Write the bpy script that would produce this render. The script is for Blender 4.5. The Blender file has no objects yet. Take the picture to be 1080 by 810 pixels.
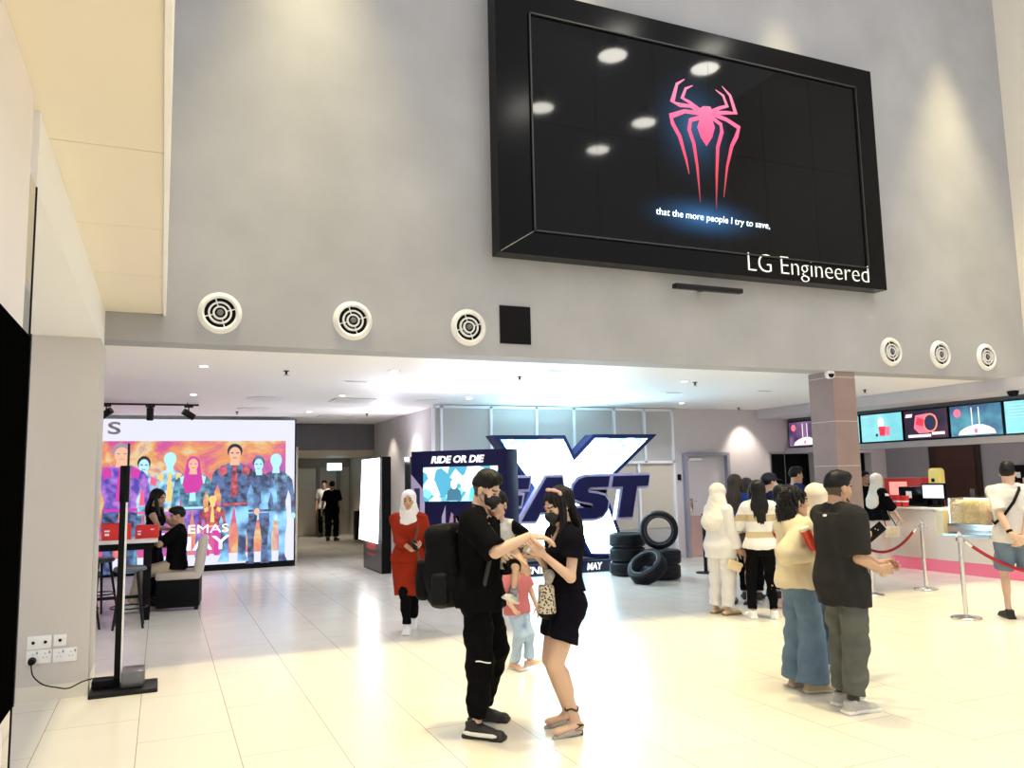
import bpy, bmesh, math, random
import numpy as np
from mathutils import Vector, Matrix, Euler
C = bpy.context.scene.collection
PI = math.pi
rad = math.radians

# ------------------------------------------------------------------ camera model (solved from the tile joints and wall edges)
CAMZ = 1.69
FPX, YAW, PITCH, ROLL = 847.8, 0.41021, 0.11561, -0.02149
_fw = Vector((math.sin(YAW)*math.cos(PITCH), math.cos(YAW)*math.cos(PITCH), math.sin(PITCH)))
_r0 = Vector((math.cos(YAW), -math.sin(YAW), 0)); _u0 = _r0.cross(_fw)
_rt = _r0*math.cos(ROLL) + _u0*math.sin(ROLL); _up = _rt.cross(_fw)
CAM = Vector((0, 0, CAMZ))
RV = Vector((math.cos(YAW), -math.sin(YAW), 0)); FV = Vector((math.sin(YAW), math.cos(YAW), 0))
def ray(x, y): return _fw + _rt*((x-540)/FPX) + _up*((405-y)/FPX)
def onz(x, y, z=0.0):
    d = ray(x, y); return CAM + d*((z-CAMZ)/d.z)
def ony(x, y, Y):
    d = ray(x, y); return CAM + d*(Y/d.y)
def onx(x, y, X):
    d = ray(x, y); return CAM + d*(X/d.x)
def near(x, y, loc, off=0.0):
    """point of the ray whose depth along the view equals that of loc plus off"""
    d = ray(x, y); L = Vector((loc[0], loc[1], 0))
    return CAM + d*((L.dot(FV)+off)/d.dot(FV))

# ------------------------------------------------------------------ materials
MATS = {}
def mat(name, col, rough=.6, metal=0., emit=None, estr=0., noise=0., nscale=8., bump=0., bscale=40., trans=0., alpha=1., spec=.5, coat=0.):
    if name in MATS: return MATS[name]
    m = bpy.data.materials.new(name); m.use_nodes = True; nt = m.node_tree
    b = nt.nodes['Principled BSDF']
    b.inputs['Base Color'].default_value = (*col, 1); b.inputs['Roughness'].default_value = rough
    b.inputs['Metallic'].default_value = metal; b.inputs['Specular IOR Level'].default_value = spec
    b.inputs['Coat Weight'].default_value = coat
    b.inputs['Transmission Weight'].default_value = trans; b.inputs['Alpha'].default_value = alpha
    if emit: b.inputs['Emission Color'].default_value = (*emit, 1); b.inputs['Emission Strength'].default_value = estr
    tc = nt.nodes.new('ShaderNodeTexCoord')
    if noise:
        n = nt.nodes.new('ShaderNodeTexNoise'); n.inputs['Scale'].default_value = nscale; n.inputs['Detail'].default_value = 5
        nt.links.new(tc.outputs['Object'], n.inputs['Vector'])
        r = nt.nodes.new('ShaderNodeMapRange'); r.inputs[3].default_value = 1-noise; r.inputs[4].default_value = 1+noise
        nt.links.new(n.outputs['Fac'], r.inputs[0])
        mx = nt.nodes.new('ShaderNodeVectorMath'); mx.operation = 'SCALE'; mx.inputs[0].default_value = col
        nt.links.new(r.outputs[0], mx.inputs['Scale']); nt.links.new(mx.outputs[0], b.inputs['Base Color'])
    if bump:
        n2 = nt.nodes.new('ShaderNodeTexNoise'); n2.inputs['Scale'].default_value = bscale; n2.inputs['Detail'].default_value = 3
        nt.links.new(tc.outputs['Object'], n2.inputs['Vector'])
        bp = nt.nodes.new('ShaderNodeBump'); bp.inputs['Strength'].default_value = bump; bp.inputs['Distance'].default_value = .01
        nt.links.new(n2.outputs['Fac'], bp.inputs['Height']); nt.links.new(bp.outputs[0], b.inputs['Normal'])
    MATS[name] = m; return m
def glow(name, col, s):
    return mat(name, (.02,.02,.02), .5, emit=col, estr=s)
def cloth(name, col, noise=.12, nscale=14, bump=.25, rough=.9, spec=.15):
    return mat(name, col, rough, noise=noise, nscale=nscale, bump=bump, bscale=90, spec=spec)

# ------------------------------------------------------------------ objects
def link(o, parent=None):
    C.objects.link(o)
    if parent: o.parent = parent
    return o
def mesh_obj(name, verts, faces, m, parent=None, smooth=False, fmat=None):
    me = bpy.data.meshes.new(name)
    me.from_pydata([tuple(v) for v in verts], [], [tuple(f) for f in faces])
    for k in (m if isinstance(m, (list, tuple)) else [m]): me.materials.append(k)
    if fmat is not None: me.polygons.foreach_set('material_index', fmat)
    if smooth: me.polygons.foreach_set('use_smooth', [True]*len(me.polygons))
    me.update()
    return link(bpy.data.objects.new(name, me), parent)
def bm_obj(name, bm, m, parent=None, smooth=False):
    me = bpy.data.meshes.new(name); bmesh.ops.recalc_face_normals(bm, faces=bm.faces[:]); bm.to_mesh(me); bm.free()
    for k in (m if isinstance(m, (list, tuple)) else [m]): me.materials.append(k)
    if smooth: 
        me.polygons.foreach_set('use_smooth', [True]*len(me.polygons)); me.update()
        try: me.set_sharp_from_angle(angle=rad(38))
        except Exception: pass
    return link(bpy.data.objects.new(name, me), parent)
def tag(o, label, cat, group=None):
    o['label'] = label; o['category'] = cat
    if group: o['group'] = group
    return o
def struct(o): o['kind'] = 'structure'; return o
def empty(name, loc, rz=0., label=None, cat=None, group=None):
    o = bpy.data.objects.new(name, None); C.objects.link(o); o.location = loc; o.rotation_euler = (0, 0, rz); o.empty_display_size = .1
    if label: tag(o, label, cat, group)
    return o
def copy_tree(o, parent=None):
    c = o.copy(); C.objects.link(c)
    if parent: c.parent = parent
    for ch in list(o.children): copy_tree(ch, c)
    return c

# ------------------------------------------------------------------ bmesh shapes
def add_box(bm, c, s, bev=0., rot=None, seg=2, mi=0):
    M = Matrix.Translation(Vector(c))
    if rot is not None: M = M @ rot.to_4x4()
    r = bmesh.ops.create_cube(bm, size=1, matrix=M @ Matrix.Diagonal((s[0], s[1], s[2], 1)))
    fs = set(f for v in r['verts'] for f in v.link_faces)
    if bev:
        es = list(set(e for v in r['verts'] for e in v.link_edges))
        rr = bmesh.ops.bevel(bm, geom=es, offset=bev, segments=seg, affect='EDGES', profile=.5)
        fs = set(rr['faces']) | set(f for v in rr['verts'] for f in v.link_faces)
    for f in fs: f.material_index = mi
def box(name, x0, x1, y0, y1, z0, z1, m, parent=None, bev=0.):
    bm = bmesh.new(); add_box(bm, ((x0+x1)/2, (y0+y1)/2, (z0+z1)/2), (abs(x1-x0), abs(y1-y0), abs(z1-z0)), bev)
    return bm_obj(name, bm, m, parent, smooth=bev > 0)
def add_cyl(bm, a, b, ra, rb=None, n=20, caps=True, mi=0):
    a, b = Vector(a), Vector(b); rb = ra if rb is None else rb
    d = b-a; q = d.to_track_quat('Z', 'Y').to_matrix().to_4x4()
    r = bmesh.ops.create_cone(bm, cap_ends=caps, segments=n, radius1=ra, radius2=rb, depth=d.length, matrix=Matrix.Translation((a+b)/2) @ q)
    for f in set(f for v in r['verts'] for f in v.link_faces): f.material_index = mi
def add_tube(bm, pts, r, n=10, mi=0):
    pts = [Vector(p) for p in pts]; rings = []
    T0 = (pts[1]-pts[0]).normalized(); nrm = T0.orthogonal().normalized()
    for i, p in enumerate(pts):
        t = (pts[min(i+1, len(pts)-1)]-pts[max(i-1, 0)]).normalized()
        nrm = (nrm - t*nrm.dot(t)).normalized(); bn = t.cross(nrm)
        rr = r[i] if isinstance(r, (list, tuple)) else r
        rings.append([bm.verts.new(p + (nrm*math.cos(2*PI*k/n) + bn*math.sin(2*PI*k/n))*rr) for k in range(n)])
    for A, B in zip(rings, rings[1:]):
        for k in range(n): bm.faces.new((A[k], A[(k+1) % n], B[(k+1) % n], B[k])).material_index = mi
    bm.faces.new(rings[0][::-1]).material_index = mi; bm.faces.new(rings[-1]).material_index = mi
def add_lathe(bm, prof, n=28, M=None, mi=0, closed=False):
    M = M or Matrix.Identity(4); rings = []
    for r, z in prof:
        if r < 1e-5: rings.append([bm.verts.new(M @ Vector((0, 0, z)))])
        else: rings.append([bm.verts.new(M @ Vector((r*math.cos(2*PI*k/n), r*math.sin(2*PI*k/n), z))) for k in range(n)])
    prs = list(zip(rings, rings[1:])) + ([(rings[-1], rings[0])] if closed else [])
    for A, B in prs:
        for k in range(n):
            k2 = (k+1) % n
            if len(A) == 1 and len(B) == 1: continue
            if len(A) == 1: f = (A[0], B[k2], B[k])
            elif len(B) == 1: f = (A[k], A[k2], B[0])
            else: f = (A[k], A[k2], B[k2], B[k])
            bm.faces.new(f).material_index = mi
def add_prism(bm, poly, org, ux, uy, depth, mi=0):
    """extrude a 2D outline lying in the plane org+ux*a+uy*b by depth along ux x uy"""
    org, ux, uy = Vector(org), Vector(ux), Vector(uy); w = ux.cross(uy).normalized()*depth
    A = [bm.verts.new(org+ux*a+uy*b) for a, b in poly]; B = [bm.verts.new(org+ux*a+uy*b+w) for a, b in poly]
    n = len(poly)
    fs = [bm.faces.new(A[::-1]), bm.faces.new(B)] + [bm.faces.new((A[i], A[(i+1) % n], B[(i+1) % n], B[i])) for i in range(n)]
    for f in fs: f.material_index = mi; f.normal_update()
    bmesh.ops.triangulate(bm, faces=fs[:2], ngon_method='EAR_CLIP')
def prism(name, poly, org, ux, uy, depth, m, parent=None):
    bm = bmesh.new(); add_prism(bm, poly, org, ux, uy, depth); return bm_obj(name, bm, m, parent)
def _glyphs(s, shear, bold, spacing):
    cu = bpy.data.curves.new('lettering', 'FONT'); cu.body = s; cu.size = 1; cu.shear = shear; cu.offset = bold; cu.extrude = .5; cu.space_character = spacing; cu.resolution_u = 4
    o = bpy.data.objects.new('lettering', cu); C.objects.link(o)
    dg = bpy.context.evaluated_depsgraph_get(); me = bpy.data.meshes.new_from_object(o.evaluated_get(dg))
    bpy.data.objects.remove(o); bpy.data.curves.remove(cu)
    co = np.empty(len(me.vertices)*3); me.vertices.foreach_get('co', co); return me, co.reshape(-1, 3)
def text(name, s, org, ux, uy, size, m, parent=None, depth=.004, shear=0., bold=0., width=None, height=None, spacing=1.):
    """lettering in the plane (ux, uy) with its lower left corner at org, one mesh per word"""
    full, fc = _glyphs(s, shear, bold, spacing); bpy.data.meshes.remove(full); lo, hi = fc.min(0), fc.max(0)
    sx = width/(hi[0]-lo[0]) if width else size; sy = height/(hi[1]-lo[1]) if height else sx
    ux, uy, org = np.array(ux, float), np.array(uy, float), np.array(org, float); w = np.cross(ux, uy); words = s.split(' '); out = []
    for i, wd_ in enumerate(words):
        me, co = _glyphs(wd_, shear, bold, spacing); pre, pc = _glyphs(' '.join(words[:i+1]), shear, bold, spacing); bpy.data.meshes.remove(pre)
        dx = (pc[:, 0].max()-co[:, 0].max())-lo[0]
        q = org + np.outer((co[:, 0]+dx)*sx, ux) + np.outer((co[:, 1]-(lo[1] if height else 0))*sy, uy) + np.outer(co[:, 2]*depth, w)
        me.vertices.foreach_set('co', q.ravel()); me.materials.clear(); me.materials.append(m); me.update(); me.name = name
        out.append(link(bpy.data.objects.new(name, me), parent))
    return out[0]

# ------------------------------------------------------------------ signed-distance sculpting (organic shapes as one continuous surface)
def A3(p): return np.array([p[0], p[1], p[2]], float)
def cone(a, b, ra, rb, flat=None):
    a, b = A3(a), A3(b); m = max(ra, rb)
    lo = np.minimum(a, b)-m; hi = np.maximum(a, b)+m; ab = b-a; L2 = max(ab@ab, 1e-9)
    def f(X, Y, Z):
        px, py, pz = X-a[0], Y-a[1], Z-a[2]
        t = np.clip((px*ab[0]+py*ab[1]+pz*ab[2])/L2, 0, 1)
        return np.sqrt((px-t*ab[0])**2+(py-t*ab[1])**2+(pz-t*ab[2])**2) - (ra+(rb-ra)*t)
    return f, lo, hi
def fcone(a, b, ra, rb, side, ratio):
    """round cone squashed: radius along side is ra..rb, across it ratio times that"""
    a, b = A3(a), A3(b); m = max(ra, rb)*max(1, ratio); lo = np.minimum(a, b)-m; hi = np.maximum(a, b)+m
    ab = b-a; L2 = max(ab@ab, 1e-9); ax = ab/math.sqrt(L2); s = A3(side); s = s-ax*(s@ax); s /= np.linalg.norm(s); n = np.cross(ax, s)
    def f(X, Y, Z):
        px, py, pz = X-a[0], Y-a[1], Z-a[2]
        t = np.clip((px*ab[0]+py*ab[1]+pz*ab[2])/L2, 0, 1)
        qx, qy, qz = px-t*ab[0], py-t*ab[1], pz-t*ab[2]
        u = qx*s[0]+qy*s[1]+qz*s[2]; v = (qx*n[0]+qy*n[1]+qz*n[2])/ratio; w = qx*ax[0]+qy*ax[1]+qz*ax[2]
        return (np.sqrt(u*u+v*v+w*w)-(ra+(rb-ra)*t))*min(1, ratio)
    return f, lo, hi
def ell(c, r, R=None):
    c, r = A3(c), A3(r); m = r.max(); lo, hi = (c-m, c+m) if R is not None else (c-r, c+r); Rm = np.array(R) if R is not None else None; mn = r.min()
    def f(X, Y, Z):
        x, y, z = X-c[0], Y-c[1], Z-c[2]
        if Rm is not None: x, y, z = (Rm[0, 0]*x+Rm[1, 0]*y+Rm[2, 0]*z, Rm[0, 1]*x+Rm[1, 1]*y+Rm[2, 1]*z, Rm[0, 2]*x+Rm[1, 2]*y+Rm[2, 2]*z)
        k0 = np.sqrt((x/r[0])**2+(y/r[1])**2+(z/r[2])**2); k1 = np.sqrt((x/r[0]**2)**2+(y/r[1]**2)**2+(z/r[2]**2)**2)+1e-9
        return np.where(k0 < .05, -mn, k0*(k0-1)/k1)
    return f, lo, hi
def rbox(c, h, r, R=None):
    """box of half sizes h with edges rounded by r"""
    c, h = A3(c), A3(h); m = np.linalg.norm(h); lo, hi = (c-m, c+m) if R is not None else (c-h, c+h); Rm = np.array(R) if R is not None else None
    def f(X, Y, Z):
        x, y, z = X-c[0], Y-c[1], Z-c[2]
        if Rm is not None: x, y, z = (Rm[0, 0]*x+Rm[1, 0]*y+Rm[2, 0]*z, Rm[0, 1]*x+Rm[1, 1]*y+Rm[2, 1]*z, Rm[0, 2]*x+Rm[1, 2]*y+Rm[2, 2]*z)
        qx, qy, qz = np.abs(x)-h[0]+r, np.abs(y)-h[1]+r, np.abs(z)-h[2]+r
        return np.sqrt(np.maximum(qx, 0)**2+np.maximum(qy, 0)**2+np.maximum(qz, 0)**2)+np.minimum(np.maximum(np.maximum(qx, qy), qz), 0)-r
    return f, lo, hi
def loft(st, org, R, inf=0., e=2.3):
    """stack of ellipses (z, cx, cy, rx, ry) in the frame R at org, ends rounded"""
    st = np.array(st, float); st = st[np.argsort(st[:, 0])]; org = A3(org); R = np.array(R)
    zs = np.linspace(st[0, 0], st[-1, 0], 60); T = [np.interp(zs, st[:, 0], st[:, k]) for k in range(1, 5)]
    ker = np.array([1, 2, 3, 2, 1])/9.
    T = [np.convolve(np.pad(t, 2, mode='edge'), ker, 'valid') for t in T]
    z0, z1 = zs[0], zs[-1]; m = max(T[2].max(), T[3].max())+inf
    cs = np.array([[sx*m, sy*m, z] for sx in (-1, 1) for sy in (-1, 1) for z in (z0-inf-.02, z1+inf+.02)]); cs[:, 1] += 0
    off = max(np.abs(T[0]).max(), np.abs(T[1]).max())
    W = cs@R.T+org; lo, hi = W.min(0)-off, W.max(0)+off
    def f(X, Y, Z):
        px, py, pz = X-org[0], Y-org[1], Z-org[2]
        x = R[0, 0]*px+R[1, 0]*py+R[2, 0]*pz; y = R[0, 1]*px+R[1, 1]*py+R[2, 1]*pz; z = R[0, 2]*px+R[1, 2]*py+R[2, 2]*pz
        zc = np.clip(z, z0, z1); ti = (zc-z0)/(z1-z0)*(len(zs)-1); i = np.minimum(ti.astype(np.int32), len(zs)-2); fr = ti-i
        cx, cy, rx, ry = [t[i]*(1-fr)+t[i+1]*fr for t in T]; rx = rx+inf; ry = ry+inf
        q = (np.abs((x-cx)/rx)**e+np.abs((y-cy)/ry)**e)**(1/e); d = (q-1)*np.minimum(rx, ry)
        w = np.abs(z-zc)
        return np.where(w > 0, np.sqrt(np.maximum(d, 0)**2+w**2)-0.0+np.minimum(d, 0)*0, d)
    return f, lo, hi
def cut(pr, p, n):
    """keep the side of the plane opposite to n"""
    f0, lo, hi = pr; p, n = A3(p), A3(n); n = n/np.linalg.norm(n)
    def f(X, Y, Z): return np.maximum(f0(X, Y, Z), (X-p[0])*n[0]+(Y-p[1])*n[1]+(Z-p[2])*n[2])
    return f, lo, hi
def shell(pr, t):
    f0, lo, hi = pr
    return (lambda X, Y, Z: np.abs(f0(X, Y, Z))-t), lo-t, hi+t

def folds(amp, fx=22, fz=9, seed=0):
    rs = np.random.RandomState(seed); ph = rs.rand(8)*6.28
    def f(X, Y, Z):
        a = np.sin(fx*X+fz*Z+ph[0]+1.5*np.sin(7*Y+5*Z+ph[1]))+np.sin(fx*.8*Y-fz*1.3*Z+ph[2]+1.5*np.sin(6*X+4*Z+ph[3]))
        b = np.sin(fx*2.1*X+fz*2.3*Z+ph[4])*np.sin(fx*1.9*Y-fz*1.1*Z+ph[5])
        return amp*(.4*a+.35*b)
    return f
def strands(amp, n=34, seed=0):
    def f(X, Y, Z): return amp*(np.sin(n*np.arctan2(X, Y)*1.0+3*np.sin(9*Z+seed))+.5*np.sin(2.3*n*X+8*Z)*np.cos(1.7*n*Y+seed))
    return f

def sculpt(ops, v, disp=None, M=None):
    """ops: (kind, primitive, k) with kind u(nion), s(ubtract), i(ntersect); returns vertices, quads of the zero surface"""
    lo = np.min([o[1][1] for o in ops if o[0] == 'u'], 0)-4*v; hi = np.max([o[1][2] for o in ops if o[0] == 'u'], 0)+4*v
    n = np.ceil((hi-lo)/v).astype(int)+1
    ax = [lo[i]+v*np.arange(n[i]) for i in range(3)]
    D = np.full(n, .3, np.float32)
    for kind, pr, k in ops:
        f, a, b = pr; mg = k+3*v
        if kind == 'i': i0, i1 = np.zeros(3, int), n
        else:
            i0 = np.clip(np.floor((a-mg-lo)/v).astype(int), 0, n); i1 = np.clip(np.ceil((b+mg-lo)/v).astype(int)+1, 0, n)
        if (i1 <= i0).any(): continue
        X = ax[0][i0[0]:i1[0], None, None]; Y = ax[1][None, i0[1]:i1[1], None]; Z = ax[2][None, None, i0[2]:i1[2]]
        d = np.broadcast_to(f(X, Y, Z), tuple(i1-i0)); S = D[i0[0]:i1[0], i0[1]:i1[1], i0[2]:i1[2]]
        if kind == 'u':
            if k > 0: h = np.clip(.5+.5*(S-d)/k, 0, 1); R = S*(1-h)+d*h-k*h*(1-h)
            else: R = np.minimum(S, d)
        else:
            e = -d if kind == 's' else d
            if k > 0: h = np.clip(.5-.5*(S-e)/k, 0, 1); R = S*(1-h)+e*h+k*h*(1-h)
            else: R = np.maximum(S, e)
        D[i0[0]:i1[0], i0[1]:i1[1], i0[2]:i1[2]] = R
    if disp is not None:
        idx = np.nonzero(np.abs(D) < .03+3*v); D[idx] += disp(ax[0][idx[0]], ax[1][idx[1]], ax[2][idx[2]])
    # surface nets
    D[0], D[-1] = 1, 1; D[:, 0], D[:, -1] = 1, 1; D[:, :, 0], D[:, :, -1] = 1, 1
    s = D < 0
    c = s[:-1, :-1, :-1].astype(np.int8)
    cnt = sum(s[i:n[0]-1+i, j:n[1]-1+j, k:n[2]-1+k].astype(np.int8) for i in (0, 1) for j in (0, 1) for k in (0, 1))
    I = np.nonzero((cnt > 0) & (cnt < 8)); N = len(I[0])
    vid = np.full(cnt.shape, -1, np.int32); vid[I] = np.arange(N)
    acc = np.zeros((N, 3)); num = np.zeros(N)
    cv = {(i, j, k): D[I[0]+i, I[1]+j, I[2]+k] for i in (0, 1) for j in (0, 1) for k in (0, 1)}
    for p in cv:
        for a in range(3):
            if p[a] == 0:
                q = list(p); q[a] = 1; q = tuple(q); A, B = cv[p], cv[q]; m = (A < 0) != (B < 0)
                t = np.where(m, A/np.where(m, A-B, 1), 0)
                for b in range(3): acc[:, b] += np.where(m, p[b]+(t if b == a else 0), 0)
                num += m
    V = np.stack(I, 1)+acc/num[:, None]; V = lo+v*V
    Q = []
    for a in range(3):
        sl0 = [slice(None)]*3; sl1 = [slice(None)]*3; sl0[a] = slice(0, -1); sl1[a] = slice(1, None)
        s0, s1 = s[tuple(sl0)], s[tuple(sl1)]
        e = np.nonzero(s0 != s1); flip = s0[e]; b, c2 = (a+1) % 3, (a+2) % 3
        e = list(e)
        def g(db, dc):
            ee = [x.copy() for x in e]; ee[b] = ee[b]-db; ee[c2] = ee[c2]-dc; return vid[tuple(ee)]
        q = np.stack([g(1, 1), g(0, 1), g(0, 0), g(1, 0)], 1); q[~flip] = q[~flip][:, ::-1]
        Q.append(q)
    return V, np.concatenate(Q)
def join(parts):
    Vs, Qs, o = [], [], 0
    for V, Q in parts: Vs.append(V); Qs.append(Q+o); o += len(V)
    return np.concatenate(Vs), np.concatenate(Qs)
def vq_obj(name, VQ, m, parent=None, pick=None):
    V, Q = VQ; me = bpy.data.meshes.new(name); n = len(Q)
    me.vertices.add(len(V)); me.vertices.foreach_set('co', V.astype(np.float32).ravel())
    me.loops.add(n*4); me.loops.foreach_set('vertex_index', Q.astype(np.int32).ravel())
    me.polygons.add(n); me.polygons.foreach_set('loop_start', np.arange(0, 4*n, 4, dtype=np.int32))
    for k in (m if isinstance(m, (list, tuple)) else [m]): me.materials.append(k)
    if pick is not None:
        c = V[Q].mean(1); me.polygons.foreach_set('material_index', np.asarray(pick(c[:, 0], c[:, 1], c[:, 2]), np.int32))
    me.polygons.foreach_set('use_smooth', np.ones(n, bool))
    me.update(calc_edges=True); me.validate()
    return link(bpy.data.objects.new(name, me), parent)

# ------------------------------------------------------------------ people
MST = [(.80, 0, 0, .140, .095), (.90, 0, -.012, .166, .116), (1.0, 0, -.006, .156, .108), (1.10, 0, 0, .148, .103), (1.22, 0, .005, .163, .116), (1.33, 0, 0, .170, .110), (1.40, 0, -.01, .125, .082), (1.445, 0, -.014, .08, .064)]
FST = [(.80, 0, 0, .135, .098), (.90, 0, -.014, .166, .122), (1.0, 0, -.006, .146, .104), (1.08, 0, 0, .126, .092), (1.19, 0, .006, .138, .108), (1.26, 0, .018, .143, .118), (1.34, 0, .004, .140, .094), (1.395, 0, -.008, .105, .072), (1.435, 0, -.012, .066, .056)]
def rot(ax, deg): return np.array(Matrix.Rotation(rad(deg), 3, ax))
def unit(v): v = A3(v); return v/np.linalg.norm(v)
def ik(a, t, l1, l2, hint):
    a, t = A3(a), A3(t); d = t-a; L = np.linalg.norm(d); mx = (l1+l2)*.998
    if L > mx: d = d*(mx/L); L = mx; t = a+d
    d /= L; x = (l1*l1-l2*l2+L*L)/(2*L); h = math.sqrt(max(l1*l1-x*x, 0)); hn = A3(hint); hn = hn-d*(hn@d); hn /= np.linalg.norm(hn)+1e-9
    return a+d*x+hn*h, t

class Human:
    def __init__(S, loc, face, H=1.7, sex='m', s=None, hs=1., bw=1., bd=1., pz=None, lean=(0, 0, 0), head=(0, 0, 0),
                 arms=None, legs=None, v=.008, skin='skin_tan', hair='hair_black', label='', name='person', group=None, neckfwd=0., cat='person'):
        S.s = s = s or H/1.7; S.hs = hs; S.v = v; S.sex = sex; S.loc = Vector((loc[0], loc[1], loc[2] if len(loc) > 2 else 0))
        S.rz = math.atan2(-face[0], face[1]); S.root = empty(name, S.loc, S.rz, label, cat, group)
        S.Minv = (Matrix.Translation(S.loc) @ Matrix.Rotation(S.rz, 4, 'Z')).inverted()
        S.skin, S.hair = MATS[skin], MATS[hair]; S.fade = False
        S.pz = (pz if pz is not None else .93*s)
        S.pel = np.array([0, 0, S.pz]); S.R = rot('Z', -lean[2]) @ rot('Y', lean[1]) @ rot('X', -lean[0])
        st = MST if sex == 'm' else FST
        S.st = [((z-.93)*s, x*s, y*s, rx*s*bw, ry*s*bd) for z, x, y, rx, ry in st]
        T = S.T = lambda x, y, z: S.pel + S.R@(np.array([x, y, z-.93])*s)
        shw, shz = (.183, 1.375) if sex == 'm' else (.160, 1.365); shw *= (bw+1)/2
        S.sh = {1: T(shw, -.01, shz), -1: T(-shw, -.01, shz)}
        S.nb = T(0, -.018, 1.40); S.nt = T(0, .0+neckfwd*.6, 1.50)
        S.hc = T(0, .012+neckfwd, 1.47)+S.R@np.array([0, 0, .105*hs])
        S.Rh = rot('Z', -head[0]) @ rot('X', -head[1]) @ rot('Y', head[2])
        S.hip = {1: S.pel+rot('Z', -lean[2]*.4)@np.array([.09, 0, -.02])*s, -1: S.pel+rot('Z', -lean[2]*.4)@np.array([-.09, 0, -.02])*s}
        S.el, S.wr, S.hd, S.hn, S.hk = {}, {}, {}, {}, {}
        arms = arms or {}
        for sd in (1, -1):
            a = arms.get(sd, {}); t = S.lp(a['w']) if 'w' in a else S.sh[sd]+np.array([sd*.06, .05, -.52])*s
            S.el[sd], S.wr[sd] = ik(S.sh[sd], t, .285*s, .245*s, S.lv(a.get('e', (sd*.5, -1, -.3))))
            S.hd[sd] = unit(S.lv(a['d'])) if 'd' in a else unit(unit(S.wr[sd]-S.el[sd])+np.array([0, .0, -.1]))
            n = S.lv(a['n']) if 'n' in a else np.array([-sd, 0., 0.])
            n = A3(n); n = n-S.hd[sd]*(n@S.hd[sd]); S.hn[sd] = unit(n); S.hk[sd] = a.get('curl', 25)
        S.kn, S.an, S.toe, S.tp = {}, {}, {}, {}
        legs = legs or {}
        for sd in (1, -1):
            l = legs.get(sd, {}); t = S.lp(l['a']) if 'a' in l else np.array([sd*.1*s, 0, .08*s])
            S.kn[sd], S.an[sd] = ik(S.hip[sd], t, .432*s, .412*s, S.lv(l.get('k', (sd*.1, 1, 0))))
            S.toe[sd] = l.get('toe', sd*10); S.tp[sd] = l.get('tp', 0)
    def lp(S, w): return A3(S.Minv @ Vector(w)) if isinstance(w, Vector) else A3(w)
    def lv(S, w): return A3(S.Minv.to_3x3() @ Vector(w)) if isinstance(w, Vector) else A3(w)
    def wp(S, l): return S.Minv.inverted() @ Vector(l)
    def h(S, x, y, z): return S.hc+S.Rh@(np.array([x, y, z])*S.hs)
    # -- primitives
    def torso(S, inf=0., z0=None, z1=None, e=2.3, flare=0.):
        st = S.st; a = st[0][0] if z0 is None else (z0-.93)*S.s; b = st[-1][0] if z1 is None else (z1-.93)*S.s
        zs = np.linspace(a, b, 16); sa = np.array(st)
        rows = [(z, *[np.interp(z, sa[:, 0], sa[:, k]) for k in range(1, 5)]) for z in zs]
        rows = [(z, x, y, rx+flare*max(0, (.1*S.s-z))*1., ry+flare*max(0, (.1*S.s-z))*1.) for z, x, y, rx, ry in rows]
        return loft(rows, S.pel, S.R, inf, e)
    def arm(S, sd, r0, r1, r2, t0=0., t1=2.):
        """radii at shoulder, elbow, wrist; t1 in 0..2 where the sleeve ends"""
        out = []; A, E, W = S.sh[sd], S.el[sd], S.wr[sd]; s = S.s
        q = min(t1, 1.); out.append(cone(A, A+(E-A)*q, r0*s, (r0+(r1-r0)*q)*s))
        if t1 < 1: out[-1] = cut(out[-1], A+(E-A)*(q-.02), E-A)
        if t1 > 1:
            q = t1-1; out.append(cone(E, E+(W-E)*q, r1*s, (r1+(r2-r1)*q)*s)); out[-1] = cut(out[-1], E+(W-E)*(q-.02), W-E)
        return out
    def hand_parts(S, sd, v=.0032):
        s = S.s*.98; W = S.wr[sd]; d, n = S.hd[sd], S.hn[sd]; sv = np.cross(d, n)*sd*-1.0     # sv points to the thumb side
        P = lambda a, b, c: W+(d*a+sv*b+n*c)*s
        ops = [('u', cone(W-(d*.0)*s, P(.03, 0, 0), .026*s, .026*s), 0)]
        kn = [(.092, .030), (.097, .010), (.092, -.011), (.083, -.030)]
        for a, b in kn: ops.append(('u', cone(P(.02, b*.6, 0), P(a, b, 0), .014*s, .0115*s), .012*s))
        L = [(.043, .026, .02), (.047, .03, .022), (.044, .028, .021), (.034, .02, .019)]; c = S.hk[sd]
        for i, ((a, b), ls) in enumerate(zip(kn, L)):
            p = P(a, b, 0); ang = c*(.55+.12*i); sp = b*1.2
            for j, l in enumerate(ls):
                u = unit(d*math.cos(rad(ang))+n*math.sin(rad(ang))+sv*sp*(1-j*.3)); q = p+u*l*s
                ops.append(('u', cone(p, q, (.0098-.0008*j)*s, (.0092-.0010*j)*s), .003*s)); p = q; ang += c*(.9-.15*j)
        p = P(.022, .022, .006); u = unit(d*.72+sv*.62+n*.35)
        for j, l in enumerate((.045, .034, .026)):
            q = p+u*l*s; ops.append(('u', cone(p, q, (.0135-.0018*j)*s, (.0118-.0016*j)*s), .007*s)); p = q; u = unit(u*.9+d*.35+n*(.12+c*.004))
        return sculpt(ops, v)
    def foot_frame(S, sd):
        R = rot('Z', -S.toe[sd]) @ rot('X', -S.tp[sd]); a = S.an[sd]
        return R, (lambda x, y, z: a+R@(np.array([x, y, z-.08])*S.s))
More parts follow.
